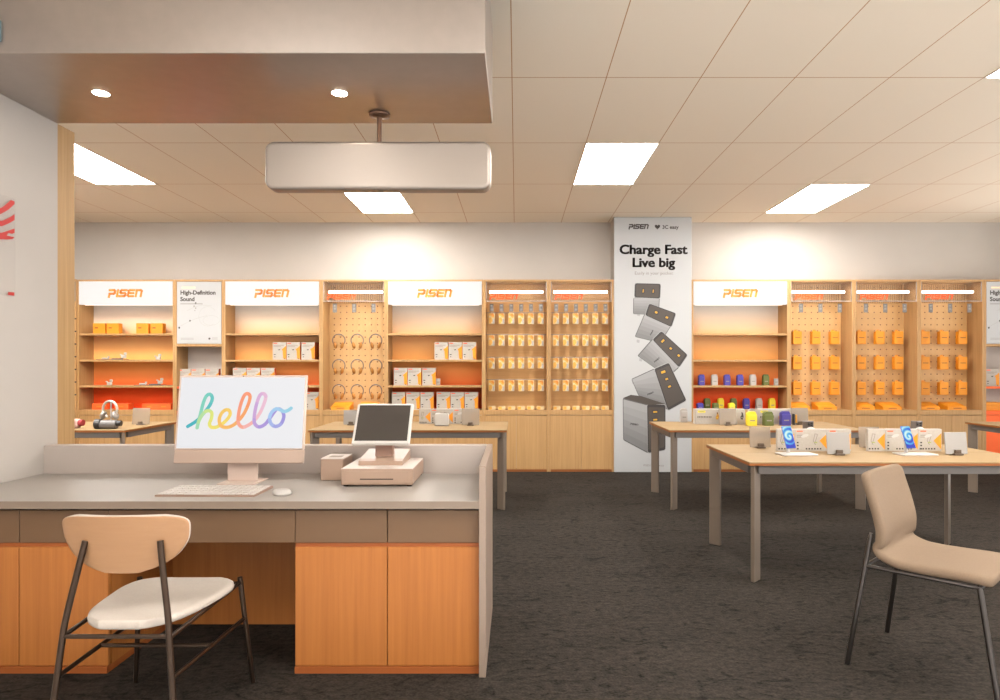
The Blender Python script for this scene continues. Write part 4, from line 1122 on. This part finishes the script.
for (px, pd, nm) in ((791, 812, 'first'), (910, 921, 'second')):
    x = (px - VX) * 4.2 / FPX
    place(cs, (x, 4.2, TH), 'white charging stand holding the %s blue phone' % nm, math.radians(2))
    place(ph, (x - .014, 4.158, TH + .048), '%s blue-screened phone along the table, facing the beige chair' % nm, math.radians(16))
    xd = (pd - VX) * 4.6 / FPX
    place(cs, (xd, 4.62, TH), 'white charging stand at the rear, behind the cartons, holding the %s dark phone' % nm, math.radians(157))
    place(pg, (xd, 4.665, TH + .048), '%s dark phone seen from its back over the white cartons' % nm, math.radians(157))

# coloured-carton table
def label_box():
    W, Hh, D = .49, .150, .09; m = MB(); m.box(-W / 2, W / 2, 0, D, 0, Hh, mat('box_greige', (170, 163, 154), .6, noise=.04, nscale=60), .002); y = -.0006; r = W / 2
    m.rect(-r + .022, -r + .098, Hh - .035, Hh - .015, y, YELLOW)
    m.rect(-r + .034, -r + .085, Hh - .029, Hh - .021, y - .0002, mat('olive_print', (150, 160, 90), .6))
    for k in range(9): m.rect(-r + .018 + k * .016, -r + .029 + k * .016, Hh * .44, Hh * .52, y, INK)
    m.rect(-r + .018, -r + .15, Hh * .34, Hh * .37, y, INK_L)
    for c in (-.03, r - .03):
        m.poly([(c - .012, .05), (c + .006, .045), (c + .016, .075), (c + .008, .115), (c - .006, .12), (c - .004, .09), (c - .016, .075)], y, INK if c > 0 else mat('amber_print', (200, 140, 40), .6))
        m.poly([(c - .006, .06), (c + .006, .06), (c + .006, .072), (c - .006, .072)], y - .0002, YELLOW if c < 0 else INK_L)
        m.poly([(c - .004, .10), (c + .004, .10), (c + .004, .118), (c - .004, .118)], y - .0002, INK)
    return m
lb_ = single('label_box', 'box', 'long greige boxes with a yellow label', label_box())
place(lb_, tz(720.3, 6.40), 'long greige box with yellow label nearest the advert pillar')
place(lb_, tz(783, 6.40), 'long greige box with yellow label behind the blue and green cartons')
for (p, nm, Y, lb) in ((752.6, 'yellow', 6.22, 'yellow carton standing on the table before the shelf unit'), (769.3, 'green', 6.23, 'green carton standing on the table before the long box'),
                       (786.5, 'blue', 6.26, 'blue carton standing on the table before the long box'), (684.4, 'grey', 6.60, 'grey carton alone at the table end before the advert pillar'),
                       (752.8, 'grey', 6.52, 'grey carton behind the yellow carton on the table')):
    q = place(SC[nm], tz(p, Y), lb); q.scale = (1.22, 1.1, 1.0) if nm != 'grey' else (.95, 1, 1.05)
m = MB(); m.tube([(-.012, 0, 0), (-.012, 0, .11)], .013, BLACK, 10); m.tube([(.012, .01, .02), (.012, .01, .10)], .012, mat('amber_print', (200, 140, 40), .6), 10)
tag(m.build('cable_reel', None, tz(795, 6.33)), 'small dark and amber gadget beside the blue carton', 'gadget')

# corner table
t = thing('display_headphones', 'silver headphones on a stand, standing on the corner table', 'headphones', ((110 - VX) * 6.05 / FPX, 6.05, TH), math.radians(-8)); t.scale = (.86, .86, .86)
m = MB(); m.tube([(.085 * math.cos(a), 0, .20 + .085 * math.sin(a) * 1.05) for a in [math.radians(-70 + 320 * k / 24) for k in range(25)]], .013, SILVER, 10); m.build('headband', t)
for sg in (-1, 1):
    m = MB(); T = Matrix.Translation((sg * .072, -.01, .135)) @ Matrix.Rotation(sg * 1.2, 4, 'Y') @ Matrix.Diagonal((.048, .04, .02, 1))
    m.lathe([(.4, -1), (.85, -.8), (1, -.2), (1, .3), (.8, .85), (.3, 1)], mat('ear_cup_grey', (150, 144, 138), .4, metal=.4), 16, T); m.build('ear_cup', t)
m = MB(); m.tube([(0, .015, .0), (0, .015, .28)], .008, SILVER, 8); m.lathe([(.06, 0), (.06, .008)], GREYPL, 20, Matrix.Translation((0, .015, 0))); m.build('stand', t)
t = thing('portable_speaker', 'dark grey barrel gadget lying before the silver headphones', 'speaker', ((107 - VX) * 5.93 / FPX, 5.93, TH), math.radians(6))
m = MB(); m.tube([(-.05, 0, .042), (.085, 0, .042)], .040, GREYPL, 16); m.build('body', t)
m = MB(); m.tube([(-.098, 0, .046), (-.05, 0, .046)], .046, BLACK, 16); m.build('end_cap', t)
m = MB(); m.tube([(.085, 0, .05), (.125, 0, .05)], .026, BLACK, 12); m.build('knob', t)
t = thing('pink_gadget', 'pale pink gadget with a crimson end half hidden by the wooden wall edge', 'gadget', ((72.5 - VX) * 6.0 / FPX, 6.0, TH))
m = MB(); m.box(-.11, .065, -.05, .05, 0, .085, PINK, .02); m.build('body', t)
m = MB(); m.tube([(.065, 0, .05), (.10, 0, .05)], .03, CRIMSON, 12); m.build('end_cap', t)
